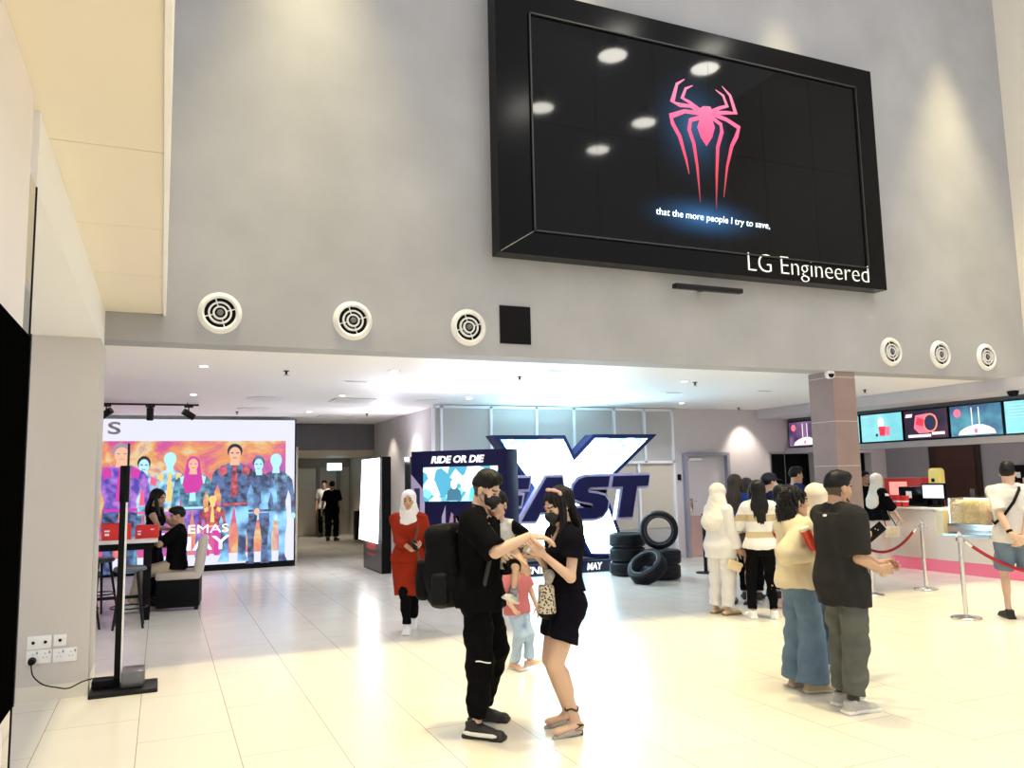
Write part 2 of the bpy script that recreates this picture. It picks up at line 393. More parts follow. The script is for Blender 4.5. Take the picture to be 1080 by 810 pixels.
    def head_ops(S, jaw=1.):
        h, k = S.h, S.hs; R = S.Rh
        o = [('u', ell(h(0, -.014, .034), np.array([.075, .096, .084])*k, R), 0), ('u', ell(h(0, .028, -.022), np.array([.060, .066, .082])*k, R), .02*k),
             ('u', cone(h(-.012, .064, -.094), h(.012, .064, -.094), .022*k, .022*k), .025*k)]
        for q in (1, -1):
            o += [('u', cone(h(q*.044*jaw, .005, -.062), h(q*.014, .058, -.092), .022*k, .018*k), .022*k), ('u', ell(h(q*.043, .058, -.022), np.array([.02, .02, .022])*k, R), .02*k)]
        o += [('u', cone(h(-.036, .083, .026), h(.036, .083, .026), .009*k, .009*k), .014*k)]
        for q in (1, -1): o.append(('s', ell(h(q*.031, .104, .004), np.array([.019, .020, .012])*k, R), .010*k))
        o += [('u', cone(h(0, .086, .008), h(0, .107, -.028), .008*k, .0115*k), .010*k)]
        for q in (1, -1):
            o += [('u', ell(h(q*.012, .095, -.033), np.array([.009, .012, .008])*k, R), .006*k), ('u', ell(h(q*.031, .079, .003), np.array([.013, .013, .011])*k, R), .002*k),
                  ('u', ell(h(q*.077, -.006, -.004), np.array([.009, .020, .031])*k, R @ rot('Z', -q*18)), .006*k), ('s', ell(h(q*.086, .0, -.004), np.array([.006, .010, .017])*k, R), .005*k)]
        o += [('u', ell(h(0, .086, -.056), np.array([.021, .0105, .0055])*k, R), .006*k), ('u', ell(h(0, .085, -.066), np.array([.018, .0105, .006])*k, R), .006*k)]
        return o
    def body(S, hv=.0045, hands=True, leg=.78, arm=.85, tor=-.018):
        s = S.s; ops = [('u', S.torso(tor*s), 0)]
        nr = (.056 if S.sex == 'm' else .047)*s
        ops.append(('u', cone(S.nb, S.h(0, -.02, -.05), nr*1.12, nr), .03*s))
        for sd in (1, -1): ops.append(('u', cone(S.nb*.6+S.nt*.4+S.R@np.array([sd*.02, -.012, 0])*s, S.sh[sd]+S.R@np.array([-sd*.03, 0, .01])*s, .034*s, .036*s), .03*s))
        th, kn, cf, ak = [q*leg for q in ((.083, .056, .056, .038) if S.sex == 'm' else (.096, .058, .058, .036))]
        up, el, wr = (.050*arm, .043, .030) if S.sex == 'm' else (.044*arm, .036, .024)
        for sd in (1, -1):
            K, A, Hp = S.kn[sd], S.an[sd], S.hip[sd]; R, F = S.foot_frame(sd)
            ops += [('u', cone(Hp, K, th*s, kn*s), .03*s), ('u', cone(K, A, kn*.95*s, ak*s), .015*s)]
            back = R@np.array([0, -1., 0]); ops.append(('u', cone(K+(A-K)*.2+back*.018*s, K+(A-K)*.48+back*.016*s, cf*.92*s, cf*.8*s), .03*s))
            ops += [('u', cone(F(0, -.035, .034), F(0, .03, .045), .030*s, .033*s), .02*s), ('u', fcone(F(0, .0, .042), F(0, .145, .022), .035*s, .036*s, R@np.array([1., 0, 0]), .62), .02*s)]
            ops += [('u', cone(S.sh[sd], S.sh[sd]+(S.el[sd]-S.sh[sd])*.3, up*1.18*s, up*1.08*s), .03*s), ('u', cone(S.sh[sd], S.el[sd], up*s, el*.95*s), .02*s),
                    ('u', cone(S.el[sd], S.wr[sd], el*s, wr*s), .012*s)]
        parts = [sculpt(ops, S.v)]
        ho = S.head_ops()+[('u', cone(S.h(0, -.02, -.05), S.nb*.6+S.h(0, -.02, -.05)*.4, nr, nr*1.04), .02*s)]
        parts.append(sculpt(ho, hv*S.hs))
        if hands: parts += [S.hand_parts(1, max(.0032, hv*.75)), S.hand_parts(-1, max(.0032, hv*.75))]
        VQ = join(parts)
        def pick(X, Y, Z):
            L = (np.stack([X, Y, Z], 1)-S.hc)@S.Rh/S.hs; x, y, z = np.abs(L[:, 0]), L[:, 1], L[:, 2]; r = np.zeros(len(X), int)
            r[(y > .062) & (y < .12) & (z > .0225-.10*(x-.03)) & (z < .0315-.10*(x-.03)) & (x > .013) & (x < .048)] = 1
            e = (y > .075) & (((x-.031)/.0135)**2+((z-.003)/.0055)**2 < 1); r[e] = 1
            r[e & (((x-.031)/.0085)**2+((z-.003)/.0072)**2 < 1)] = 1
            r[(y > .082) & (y < .12) & ((x/.023)**2+((z+.061)/.0105)**2 < 1)] = 2
            if S.fade: r[(z > -.062-.25*y) & (z < .12) & (y < .022+.5*np.maximum(z-.02, 0)) & (y > -.12) & (x < .105) & ~((x > .066) & (z < .032) & (y > -.03)) & ((y < -.022) | (z > .0))] = 4
            return r
        return vq_obj('body', VQ, [S.skin, S.hair, MATS['lip'], MATS['eye_white'], MATS['hair_fade']], S.root, pick)
    # -- clothing
    def top(S, m, sleeve=.75, hem=.84, inf=.016, r=(.066, .064, .05), neck=.075, neckz=1.445, name='shirt', amp=.009, flare=.16, seed=1, pick=None, v=None, hood=False, extra=None, neckp=None):
        s = S.s; ops = [('u', S.torso(inf*s, hem, 1.40, flare=flare), 0)]
        for sd in (1, -1):
            for i, p in enumerate(S.arm(sd, *r, 0, sleeve)): ops.append(('u', p, (.035 if i == 0 else .015)*s))
        for sd in (1, -1): ops.append(('u', cone(S.T(sd*.02, -.02, 1.425), S.sh[sd]+S.R@np.array([-sd*.03, 0, .008])*s, (.040+inf)*s, (.037+inf)*s), .04*s))
        ops.append(('i', (lambda X, Y, Z, p=S.T(0, 0, hem), n=S.R@np.array([0, 0, -1.]): (X-p[0])*n[0]+(Y-p[1])*n[1]+(Z-p[2])*n[2], None, None), .004))
        if getattr(S, 'pr', None) and hem < .95:
            for sd in (1, -1): ops.insert(len(ops)-1, ('u', cone(S.hip[sd], S.hip[sd]+(S.kn[sd]-S.hip[sd])*.42, (S.pr[0]+inf*.85)*s, (S.pr[0]*.6+S.pr[1]*.4+inf*.85)*s), .03*s))
        if extra: ops += extra
        np_ = S.T(0, .012, neckz) if neckp is None else S.T(*neckp)
        ops.append(('s', cone(np_, S.T(0, .02, 1.62), neck*s, neck*s), .008))
        return vq_obj(name, sculpt(ops, v or S.v, folds(amp, seed=seed)), m, S.root, pick)
    def pants(S, m, r=(.090, .075, .062), waist=1.02, cuff=.09, inf=.006, amp=.009, name='trousers', seed=3, pick=None, v=None, ends=None):
        s = S.s; S.pr = r; ops = [('u', S.torso(inf*s, .78, waist), 0)]
        ops.append(('i', (lambda X, Y, Z, p=S.T(0, 0, waist), n=S.R@np.array([0, 0, 1.]): (X-p[0])*n[0]+(Y-p[1])*n[1]+(Z-p[2])*n[2], None, None), .004))
        for sd in (1, -1):
            K, A, Hp = S.kn[sd], S.an[sd], S.hip[sd]; t = cuff
            if t >= 1:      # ends above the knee: fraction 2-t of the thigh
                q = 2-t; ops.append(('u', cut(cone(Hp, Hp+(K-Hp)*q, r[0]*s, (r[0]+(r[1]-r[0])*q)*s), Hp+(K-Hp)*(q-.02), K-Hp), .03*s))
            else:
                q = 1-t; ops.append(('u', cone(Hp, K, r[0]*s, r[1]*s), .035*s))
                ops.append(('u', cut(cone(K, K+(A-K)*q*1.05, r[1]*s, r[2]*s), K+(A-K)*q, A-K), .02*s))
        return vq_obj(name, sculpt(ops, v or S.v, folds(amp, 16, 26, seed)), m, S.root, pick)
    def skirt(S, m, rows, name='skirt', amp=.006, seed=5, v=None, extra=None, inf=0.):
        ops = [('u', cut(loft([((z-.93)*S.s, x*S.s, y*S.s, rx*S.s, ry*S.s) for z, x, y, rx, ry in rows], S.pel, np.eye(3), inf), S.pel+np.array([0, 0, (min(q[0] for q in rows)-.93)*S.s]), (0, 0, -1)), 0)]
        if extra: ops += extra
        return vq_obj(name, sculpt(ops, v or S.v, folds(amp, 20, 8, seed)), m, S.root)
    def shoe(S, sd, m, high=.0, solez=.026, name='shoe', v=.006, bulk=1., low=False):
        R, F = S.foot_frame(sd); s = S.s; X = R@np.array([1., 0, 0]); b = bulk
        ops = [('u', fcone(F(0, -.045, .030), F(0, .150, .026), .041*s*b, .046*s*b, X, .72), 0), ('u', fcone(F(0, -.02, .03), F(0, .08, .03), .04*s*b, .046*s*b, X, .8), .01)]
        if not low: ops += [('u', cone(F(0, -.03, .045), F(0, -.034, .095+high), .043*s*b, .044*s*b), .02*s), ('u', cone(F(0, -.0, .06), F(0, .10, .035), .042*s*b, .03*s*b), .02*s),
                ('i', (lambda X_, Y_, Z_, p=F(0, -.03, .098+high), n=R@np.array([0, -.25, 1.]): (X_-p[0])*n[0]+(Y_-p[1])*n[1]+(Z_-p[2])*n[2], None, None), .004)]
        else:
            ops.append(('s', cone(F(0, -.03, .09), F(0, .075, .085), .052*s, .04*s), .006))
        ops += [('u', rbox(F(0, .052, .013), np.array([.046, .138, .014])*s*b, .012, R), .004), ('s', rbox(F(.066, .05, .01), np.array([.02, .05, .03])*s, .018, R), .03),
                ('i', (lambda X_, Y_, Z_, p=F(0, 0, 0.0), n=R@np.array([0, 0, -1.]): (X_-p[0])*n[0]+(Y_-p[1])*n[1]+(Z_-p[2])*n[2], None, None), .002)]
        Ri, a = R.T, S.an[sd]
        def pick(X_, Y_, Z_):
            l = (np.stack([X_, Y_, Z_], 1)-a)@R/s; z = l[:, 2]+.08; return (z < solez).astype(int)
        return vq_obj(name, sculpt(ops, v), m, S.root, pick if len(m) > 1 else None)
    def mask(S, m, v=.0045):
        h, k, R = S.h, S.hs, S.Rh
        face = [('u', ell(h(0, .030, -.032), np.array([.068, .078, .078])*k, R), 0), ('u', cone(h(0, .09, -.008), h(0, .108, -.028), .016*k, .021*k), .025*k), ('u', cone(h(-.03, .082, -.05), h(.03, .082, -.05), .03*k, .03*k), .02*k), ('u', cone(h(0, .075, -.09), h(0, .08, -.085), .025*k, .025*k), .02*k)]
        face += [('i', (lambda X, Y, Z, p=h(0, .0, -.012), n=S.Rh@np.array([0, -.06, 1.]): (X-p[0])*n[0]+(Y-p[1])*n[1]+(Z-p[2])*n[2], None, None), .006),
                 ('i', (lambda X, Y, Z, p=h(0, .022, -.0), n=S.Rh@np.array([0, -1., -.25]): (X-p[0])*n[0]+(Y-p[1])*n[1]+(Z-p[2])*n[2], None, None), .006)]
        V = [sculpt(face, v*k)]
        for q in (1, -1):
            for z0, z1 in ((-.026, .012), (-.075, -.028)):
                V.append(sculpt([('u', cone(h(q*.062, .035, z0), h(q*.080, -.016, z1), .0022*k, .0022*k), 0)], .0022*k))
        return vq_obj('face_mask', join(V), m, S.root)
    def hair_short(S, m=None, quiff=.02, fade=True, v=.0045, side=0, seed=0, cap=None):
        h, k, R = S.h, S.hs, S.Rh
        o = [('u', ell(h(0, -.017, .036), np.array([.0785, .0995, .087])*k, R), 0), ('u', ell(h(side*.006, .000, .082), np.array([.072, .096, .038+quiff])*k, R), .012*k), ('u', ell(h(side*.012, .060, .100), np.array([.058, .036, .016+quiff*.7])*k, R), .02*k)]
        o += [('s', ell(h(0, .105, -.02), np.array([.085, .080, .096])*k, R), .012*k)]
        o += [('s', ell(h(q*.090, .012, -.028), np.array([.032, .044, .052])*k, R), .008*k) for q in (1, -1)]
        o += [('i', (lambda X, Y, Z, p=h(0, -.1, .005 if S.fade else -.055), n=S.Rh@np.array([0, .12 if S.fade else .5, -1.]): (X-p[0])*n[0]+(Y-p[1])*n[1]+(Z-p[2])*n[2], None, None), .008)]
        return vq_obj('hair', sculpt(o, v*k, strands(.0022*k, 46, seed)), m or S.hair, S.root)
    def hair_long(S, m=None, length=.42, v=.0055, locks=True, front=.0, seed=0, width=.085, wave=.004, fringe=False):
        h, k, R = S.h, S.hs, S.Rh; dn = np.array([0, 0, -1.]); bk = S.Rh@np.array([0, -1., 0]); sd = S.Rh@np.array([1., 0, 0])
        o = [('u', ell(h(0, -.018, .040), np.array([.086, .108, .092])*k, R), 0), ('s', ell(h(0, .11, -.03), np.array([.066, .082, .112])*k, R), .012*k)]
        b0 = h(0, -.07, .03); b1 = S.nb+bk*.085*S.s+np.array([0, 0, .0]); b2 = b1+dn*(length-.2)*1.0+bk*.01
        o += [('u', fcone(b0, b1, .075*k, width, sd, .55), .03*k)]
        if length > .2: o += [('u', fcone(b1, b2, width, width*.72, sd, .42), .02)]
        if locks:
            for q in (1, -1):
                a = h(q*.074, .0, .02); b = S.sh[q]*.42+S.nb*.58+S.R@np.array([q*.015, .06+front, .01]); c = b+S.R@np.array([-q*.01, .07, -.20])*min(1, length/.4)
                o += [('u', cone(a, b, .026*k, .028), .02)] + ([('u', cone(b, c, .028, .016), .02)] if length > .25 else [])
        return vq_obj('hair', sculpt(o, v*k, strands(wave*k, 26, seed)), m or S.hair, S.root)
    def hijab(S, m, v=.006, drape=.20, seed=0, amp=.004, back=.25, cover=1., wide=1.):
        h, k, R = S.h, S.hs, S.Rh
        o = [('u', ell(h(0, -.014, .036), np.array([.090, .112, .096])*k, R), 0), ('u', ell(h(0, .022, -.05), np.array([.080, .080, .085])*k, R), .03*k),
             ('u', cone(h(0, -.02, -.06), S.nb+S.R@np.array([0, .01, .0]), .085*k, .100), .03),
             ('s', ell(h(0, .118, -.014), np.array([.056, .080, .088])*k, R), .012*k)]
        o2 = [('u', fcone(S.nb+S.R@np.array([0, .02, .02]), S.nb+S.R@np.array([0, .075, -drape]), .11*wide, .135*wide, (1, 0, 0), .62), .05),
              ('u', fcone(S.nb+S.R@np.array([0, -.03, .02]), S.nb+S.R@np.array([0, -.085, -back]), .11*wide, .15*wide, (1, 0, 0), .5), .05)]
        o = o[:3]+o2+o[3:]
        return vq_obj('hijab', sculpt(o, v, folds(amp, 26, 34, seed)), m, S.root)

# ------------------------------------------------------------------ materials of the place
def base_mats():
    mat('skin_tan', (.54,.33,.22), .55); mat('skin_light', (.68,.45,.33), .5); mat('skin_deep', (.36,.19,.11), .5)
    mat('hair_black', (.005,.004,.005), .42, spec=.25); mat('hair_brown', (.03,.018,.013), .5); mat('hair_fade', (.075,.05,.04), .6)
    mat('lip', (.50,.19,.16), .5); mat('eye_white', (.75,.74,.72), .3)
    mat('black_gloss', (.002,.002,.003), .16, spec=.14); mat('black_matt', (.004,.004,.005), .55, spec=.12); mat('black_metal', (.006,.006,.007), .35, spec=.25)
    mat('white_paint', (.92,.915,.92), .5); mat('steel', (.72,.71,.70), .22, metal=1.); mat('white_plastic', (.85,.85,.85), .35)
    mat('cream', (.80,.76,.68), .55, noise=.03, nscale=2); mat('navy', (.008,.010,.085), .4); mat('lavender', (.52,.50,.78), .5)
    mat('concrete', (.40,.405,.43), .8, noise=.22, nscale=1.1, bump=.1, bscale=12); mat('concrete_dark', (.15,.145,.16), .8, noise=.1, nscale=2)
    mat('rubber', (.004,.005,.010), .5, bump=.3, bscale=60, spec=.3); mat('red_rope', (.35,.01,.02), .6); mat('red_card', (.70,.02,.02), .45)
    mat('beige_wall', (.55,.50,.43), .7, noise=.05); mat('lilac_wall', (.62,.57,.59), .6, noise=.04, nscale=3)
base_mats()
def tiles():
    m = bpy.data.materials.new('floor_tiles'); m.use_nodes = True; nt = m.node_tree; b = nt.nodes['Principled BSDF']; L = nt.links.new
    tc = nt.nodes.new('ShaderNodeTexCoord'); sx = nt.nodes.new('ShaderNodeSeparateXYZ'); L(tc.outputs['Object'], sx.inputs[0])
    ay = nt.nodes.new('ShaderNodeMath'); ay.operation = 'ADD'; ay.inputs[1].default_value = -4.285+12.0; L(sx.outputs['Y'], ay.inputs[0])
    ax = nt.nodes.new('ShaderNodeMath'); ax.operation = 'ADD'; ax.inputs[1].default_value = .109+12.0; L(sx.outputs['X'], ax.inputs[0])
    cb = nt.nodes.new('ShaderNodeCombineXYZ'); L(ay.outputs[0], cb.inputs[0]); L(ax.outputs[0], cb.inputs[1])
    br = nt.nodes.new('ShaderNodeTexBrick'); br.offset = .5; br.inputs['Scale'].default_value = 1; br.inputs['Brick Width'].default_value = 1.2; br.inputs['Row Height'].default_value = .6
    br.inputs['Mortar Size'].default_value = .0028; br.inputs['Mortar Smooth'].default_value = .3
    br.inputs['Color1'].default_value = (.70,.665,.60,1); br.inputs['Color2'].default_value = (.735,.70,.63,1); br.inputs['Mortar'].default_value = (.26,.24,.22,1); L(cb.outputs[0], br.inputs['Vector'])
    n = nt.nodes.new('ShaderNodeTexNoise'); n.inputs['Scale'].default_value = 3; n.inputs['Detail'].default_value = 6; L(tc.outputs['Object'], n.inputs['Vector'])
    mr = nt.nodes.new('ShaderNodeMapRange'); mr.inputs[3].default_value = .16; mr.inputs[4].default_value = .30; L(n.outputs['Fac'], mr.inputs[0]); L(mr.outputs[0], b.inputs['Roughness'])
    L(br.outputs['Color'], b.inputs['Base Color']); b.inputs['Specular IOR Level'].default_value = .45
    return m
M = MATS

# ------------------------------------------------------------------ shell of the hall
CEIL = 3.03
struct(box('floor', -7, 22, -4, 32, -.1, 0, tiles()))
struct(box('ceiling', -7, 22, 8.16, 32, CEIL, CEIL+.15, M['white_paint']))
struct(box('wall_back', -1.03, 12.25, 8.15, 8.5, CEIL-.002, 10.5, M['concrete']))
struct(box('wall_right', 12.25, 12.6, 1.0, 8.5, CEIL-.002, 10.5, M['cream']))
struct(box('ceiling_right', 12.61, 20, 1.0, 8.16, CEIL, CEIL+.15, M['white_paint']))
# bridge soffit on the left with its joints, fascia and the beam it rests on
sb = bmesh.new()
ys = [-3.0, -.15, 1.27, 2.70, 4.10, 5.38, 6.64, 8.148]
for a, c in zip(ys, ys[1:]): add_box(sb, (-.535, (a+c)/2, 3.34), (1.0, c-a-.007, .10))
struct(bm_obj('ceiling_left', sb, mat('soffit', (.86,.79,.66), .4)))
struct(box('trim_1', -.034, -.008, -3, 8.148, 3.275, 9.5, M['white_paint']))
struct(box('wall_left_upper', -1.6, -.036, -3, 8.148, 3.40, 9.5, M['white_paint']))
struct(box('beam_left', -1.03, -.52, 3.8, 8.148, 2.95, 3.288, M['white_paint']))
struct(box('column_left', -1.03, -.515, 7.62, 8.3, .0, 2.949, mat('column_beige', (.60,.565,.53), .55, noise=.05, nscale=2)))
struct(box('baseboard_left', -1.034, -.511, 7.612, 8.31, 0, .115, mat('skirting', (.74,.70,.60), .4)))
struct(box('wall_left', -.72, -.52, -3, 3.62, 0, 3.288, mat('pink_white', (.86,.80,.79), .5)))
struct(box('wall_left_far', -6.2, -6, 8.2, 18, 0, CEIL, M['white_paint']))
# glass return at the end of the near wall
gp = box('glass_panel', -.53, -.52, 3.622, 3.79, .0, 2.95, mat('tinted_mirror', (.55,.56,.58), .04, metal=1.)); tag(gp, 'narrow reflective glass strip at far edge of black wall screen', 'glass panel')
struct(box('trim_2', -.54, -.517, 3.79, 3.806, 0, 2.95, M['black_matt']))
ws = empty('wall_screen', (-.52, 2.2, 1.6), 0, 'black switched off screen on near left white wall', 'screen')
box('panel', .0, .03, -1.8, 1.40, -.72, .68, mat('screen_off', (.002,.002,.002), .7, spec=0.), ws, .004); box('bezel', 0, .034, 1.40, 1.42, -.72, .69, M['black_metal'], ws)

# column of pinkish stone tiles by the queue
def stone(name, c):
    m = bpy.data.materials.new(name); m.use_nodes = True; nt = m.node_tree; b = nt.nodes['Principled BSDF']; L = nt.links.new
    tc = nt.nodes.new('ShaderNodeTexCoord'); sx = nt.nodes.new('ShaderNodeSeparateXYZ'); L(tc.outputs['Object'], sx.inputs[0])
    md = nt.nodes.new('ShaderNodeMath'); md.operation = 'PINGPONG'; md.inputs[1].default_value = .30; ad = nt.nodes.new('ShaderNodeMath'); ad.operation = 'ADD'; ad.inputs[1].default_value = .05
    L(sx.outputs['Z'], ad.inputs[0]); L(ad.outputs[0], md.inputs[0])
    lt = nt.nodes.new('ShaderNodeMath'); lt.operation = 'LESS_THAN'; lt.inputs[1].default_value = .004; L(md.outputs[0], lt.inputs[0])
    n = nt.nodes.new('ShaderNodeTexNoise'); n.inputs['Scale'].default_value = 5; n.inputs['Detail'].default_value = 8; L(tc.outputs['Object'], n.inputs['Vector'])
    r = nt.nodes.new('ShaderNodeMapRange'); r.inputs[3].default_value = .82; r.inputs[4].default_value = 1.15; L(n.outputs['Fac'], r.inputs[0])
    vm = nt.nodes.new('ShaderNodeVectorMath'); vm.operation = 'SCALE'; vm.inputs[0].default_value = c; L(r.outputs[0], vm.inputs['Scale'])
    mx = nt.nodes.new('ShaderNodeMix'); mx.data_type = 'RGBA'; L(lt.outputs[0], mx.inputs[0]); L(vm.outputs[0], mx.inputs[6]); mx.inputs[7].default_value = (.62,.56,.55,1)
    L(mx.outputs[2], b.inputs['Base Color']); b.inputs['Roughness'].default_value = .35
    return m
struct(box('column_right', 8.285, 8.69, 8.18, 8.62, 0, CEIL-.001, stone('pink_stone', (.29,.215,.205))))
struct(box('column_far_right', 11.42, 11.8, 7.30, 7.74, 0, CEIL-.001, M['pink_stone'])) if False else None

# rooms at the back
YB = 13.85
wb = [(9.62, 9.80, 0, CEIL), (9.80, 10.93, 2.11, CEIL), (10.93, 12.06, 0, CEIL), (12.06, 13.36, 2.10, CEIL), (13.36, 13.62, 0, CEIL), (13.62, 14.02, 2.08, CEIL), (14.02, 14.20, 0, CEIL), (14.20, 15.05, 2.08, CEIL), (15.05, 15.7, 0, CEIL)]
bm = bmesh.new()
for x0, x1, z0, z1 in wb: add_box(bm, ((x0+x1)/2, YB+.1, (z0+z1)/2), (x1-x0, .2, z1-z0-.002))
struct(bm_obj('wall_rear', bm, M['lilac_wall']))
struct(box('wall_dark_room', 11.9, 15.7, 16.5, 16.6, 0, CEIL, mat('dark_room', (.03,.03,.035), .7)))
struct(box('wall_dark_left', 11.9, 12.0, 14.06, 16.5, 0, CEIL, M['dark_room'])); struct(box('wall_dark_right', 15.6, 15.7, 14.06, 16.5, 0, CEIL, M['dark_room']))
fr = bmesh.new()
for x in (12.06, 13.33): add_box(fr, (x+.015, YB-.01, 1.05), (.03, .06, 2.1))
add_box(fr, (12.7, YB-.01, 2.09), (1.3, .06, .04)); add_box(fr, (12.50, YB+.02, 1.05), (.02, .02, 2.08))
struct(bm_obj('trim_3', fr, M['steel']))
# service door
dr = empty('door_1', (10.365, YB, 0)); struct(dr)
bm = bmesh.new()
for x in (-.535, .535): add_box(bm, (x, -.03, 1.055), (.07, .14, 2.11))
add_box(bm, (0, -.03, 2.085), (1.0, .14, .07)); bm_obj('frame', bm, mat('door_frame', (.30,.29,.36), .5), dr)
bm = bmesh.new(); add_box(bm, (0, .03, 1.03), (1.0, .045, 2.05), .004); lf = bm_obj('leaf', bm, mat('door_grey', (.60,.55,.58), .35), dr)
bm = bmesh.new(); add_box(bm, (0, .004, .42), (.98, .008, .82)); bm_obj('kick_plate', bm, mat('kick', (.72,.52,.50), .25, metal=.6), lf)
bm = bmesh.new(); add_box(bm, (-.40, -.0, 1.05), (.09, .02, .26), .004); add_cyl(bm, (-.40, .0, 1.12), (-.40, -.06, 1.12), .012); add_cyl(bm, (-.42, -.06, 1.12), (-.28, -.06, 1.12), .011); bm_obj('handle', bm, M['steel'], lf, True)
bm = bmesh.new(); add_box(bm, (-.26, -.02, 1.98), (.30, .05, .05), .005); bm_obj('door_closer', bm, M['white_plastic'], lf)
o = box('card_reader', 9.665, 9.745, YB-.03, YB, 1.56, 1.68, M['black_matt'], None, .006); tag(o, 'small black access reader on wall left of the grey service door', 'card reader')

# glazed and panelled partition behind the big letters
pa = empty('partition', (4.45, YB, 0)); tag(pa, 'white framed glazed partition with beige lower panels behind the big letter X', 'partition')
bm = bmesh.new(); W = 9.60-4.45
for x in (0, .15, 1.12, 2.05, 2.85, 3.75, 4.45, W-.03): add_box(bm, (x, -.02, 2.47), (.045, .07, 1.08))
for z in (1.935, 2.99): add_box(bm, (W/2, -.02, z), (W, .07, .05))
for x in (0, 3.25, 4.28, W-.03): add_box(bm, (x, -.02, .96), (.045, .07, 1.92))
bm_obj('frame', bm, mat('frame_white', (.85,.84,.88), .4), pa)
xs = (0, .15, 1.12, 2.05, 2.85, 3.75, 4.45, W)
mesh_m = mat('mesh_grey', (.50,.475,.46), .30, noise=.08, nscale=90); pan_m = mat('panel_beige', (.60,.53,.44), .45, noise=.05)
for a, c in zip(xs, xs[1:]): box('pane', a+.02, c-.02, .0, .03, 1.96, 2.97, mesh_m, pa)
for a, c in zip((0, 1.1, 2.2, 3.25, 4.28), (1.1, 2.2, 3.25, 4.28, W)): box('lower_panel', a+.005, c-.02, .0, .03, .62, 1.91, pan_m, pa); box('base_panel', a+.005, c-.02, .0, .03, .02, .61, mat('panel_grey', (.45,.43,.42), .5), pa)
struct(box('wall_behind_partition', 4.5, 9.62, YB+.05, YB+.2, 0, CEIL-.002, M['beige_wall']))
# wall of the passage and the passage itself
struct(box('wall_passage', 4.62, 4.85, 14.3, 19.0, 0, CEIL-.002, mat('passage_grey', (.46,.44,.43), .75, noise=.06)))
struct(box('wall_header', 2.6, 4.9, 18.95, 19.2, 2.42, CEIL-.002, M['concrete_dark']))
struct(box('ceiling_passage', 1.5, 7.5, 19.2, 27, 2.42, 2.5, mat('cream_paint', (.72,.66,.55), .6)))
struct(box('wall_passage_left', 2.35, 2.6, 17.3, 27, 0, 2.42, M['beige_wall'])); struct(box('wall_passage_right', 5.55, 5.75, 19.2, 27, 0, 2.42, M['beige_wall']))
struct(box('wall_passage_end', 2.3, 5.8, 26.2, 26.4, 0, 2.42, mat('end_wall', (.62,.55,.46), .6)))
bm = bmesh.new()
for x in (2.75, 3.35, 3.62, 4.55, 5.2): add_box(bm, (x, 26.12, 1.1), (.09, .12, 2.2))
add_box(bm, (4.0, 26.12, 2.28), (3.0, .14, .28)); struct(bm_obj('trim_4', bm, mat('frame_brown', (.28,.23,.18), .5)))
struct(box('door_2', 3.66, 4.5, 26.14, 26.19, .02, 2.1, mat('pale_door', (.78,.72,.62), .4)))
o = box('exit_sign', 4.62, 5.06, 24.9, 24.96, 2.02, 2.24, glow('cool_glow', (.55,.85,1.), 2.2), None, .01); tag(o, 'pale blue glowing hanging sign at end of the far passage', 'sign')
bn = empty('litter_bin', (5.17, 23.1, 0), 0, 'black steel litter bin at right side of the far passage', 'bin')
bm = bmesh.new(); add_box(bm, (0, 0, .43), (.24, .24, .82), .02); bm_obj('body', bm, M['black_metal'], bn, True); bm = bmesh.new(); add_box(bm, (0, 0, .86), (.25, .25, .05), .01); bm_obj('lid', bm, M['steel'], bn, True)
bn2 = copy_tree(bn); bn2.location = (5.42, 22.75, 0); bn2['label'] = 'second litter bin nearest the wall of far passage'
bn['group'] = bn2['group'] = 'bins in the passage'

# ------------------------------------------------------------------ main screen
x0, x1, z0, z1, yf = 3.336, 9.145, 4.155, 7.345, 7.935
ls = empty('led_screen', ((x0+x1)/2, 8.15, 4.155), 0, 'huge black video screen high on the grey wall showing a pink spider', 'screen')
cx = (x0+x1)/2
bm = bmesh.new(); ix0, ix1, iz0, iz1 = 3.782-cx, 8.805-cx, .298, 2.875; W2, Ht, dp = (x1-x0)/2, z1-z0, yf-8.15
def quadstrip(bm, o, i, yo, yi):
    vo = [bm.verts.new((x, yo, z)) for x, z in o]; vi = [bm.verts.new((x, yi, z)) for x, z in i]; vb = [bm.verts.new((x, -.001, z)) for x, z in o]
    for k in range(4):
        k2 = (k+1) % 4; bm.faces.new((vo[k], vo[k2], vi[k2], vi[k])); bm.faces.new((vo[k], vb[k], vb[k2], vo[k2]))
    bm.faces.new(vb[::-1])
quadstrip(bm, [(-W2, 0), (W2, 0), (W2, Ht), (-W2, Ht)], [(ix0, iz0), (ix1, iz0), (ix1, iz1), (ix0, iz1)], dp, dp+.012)
fo = bm_obj('surround', bm, M['black_gloss'], ls)
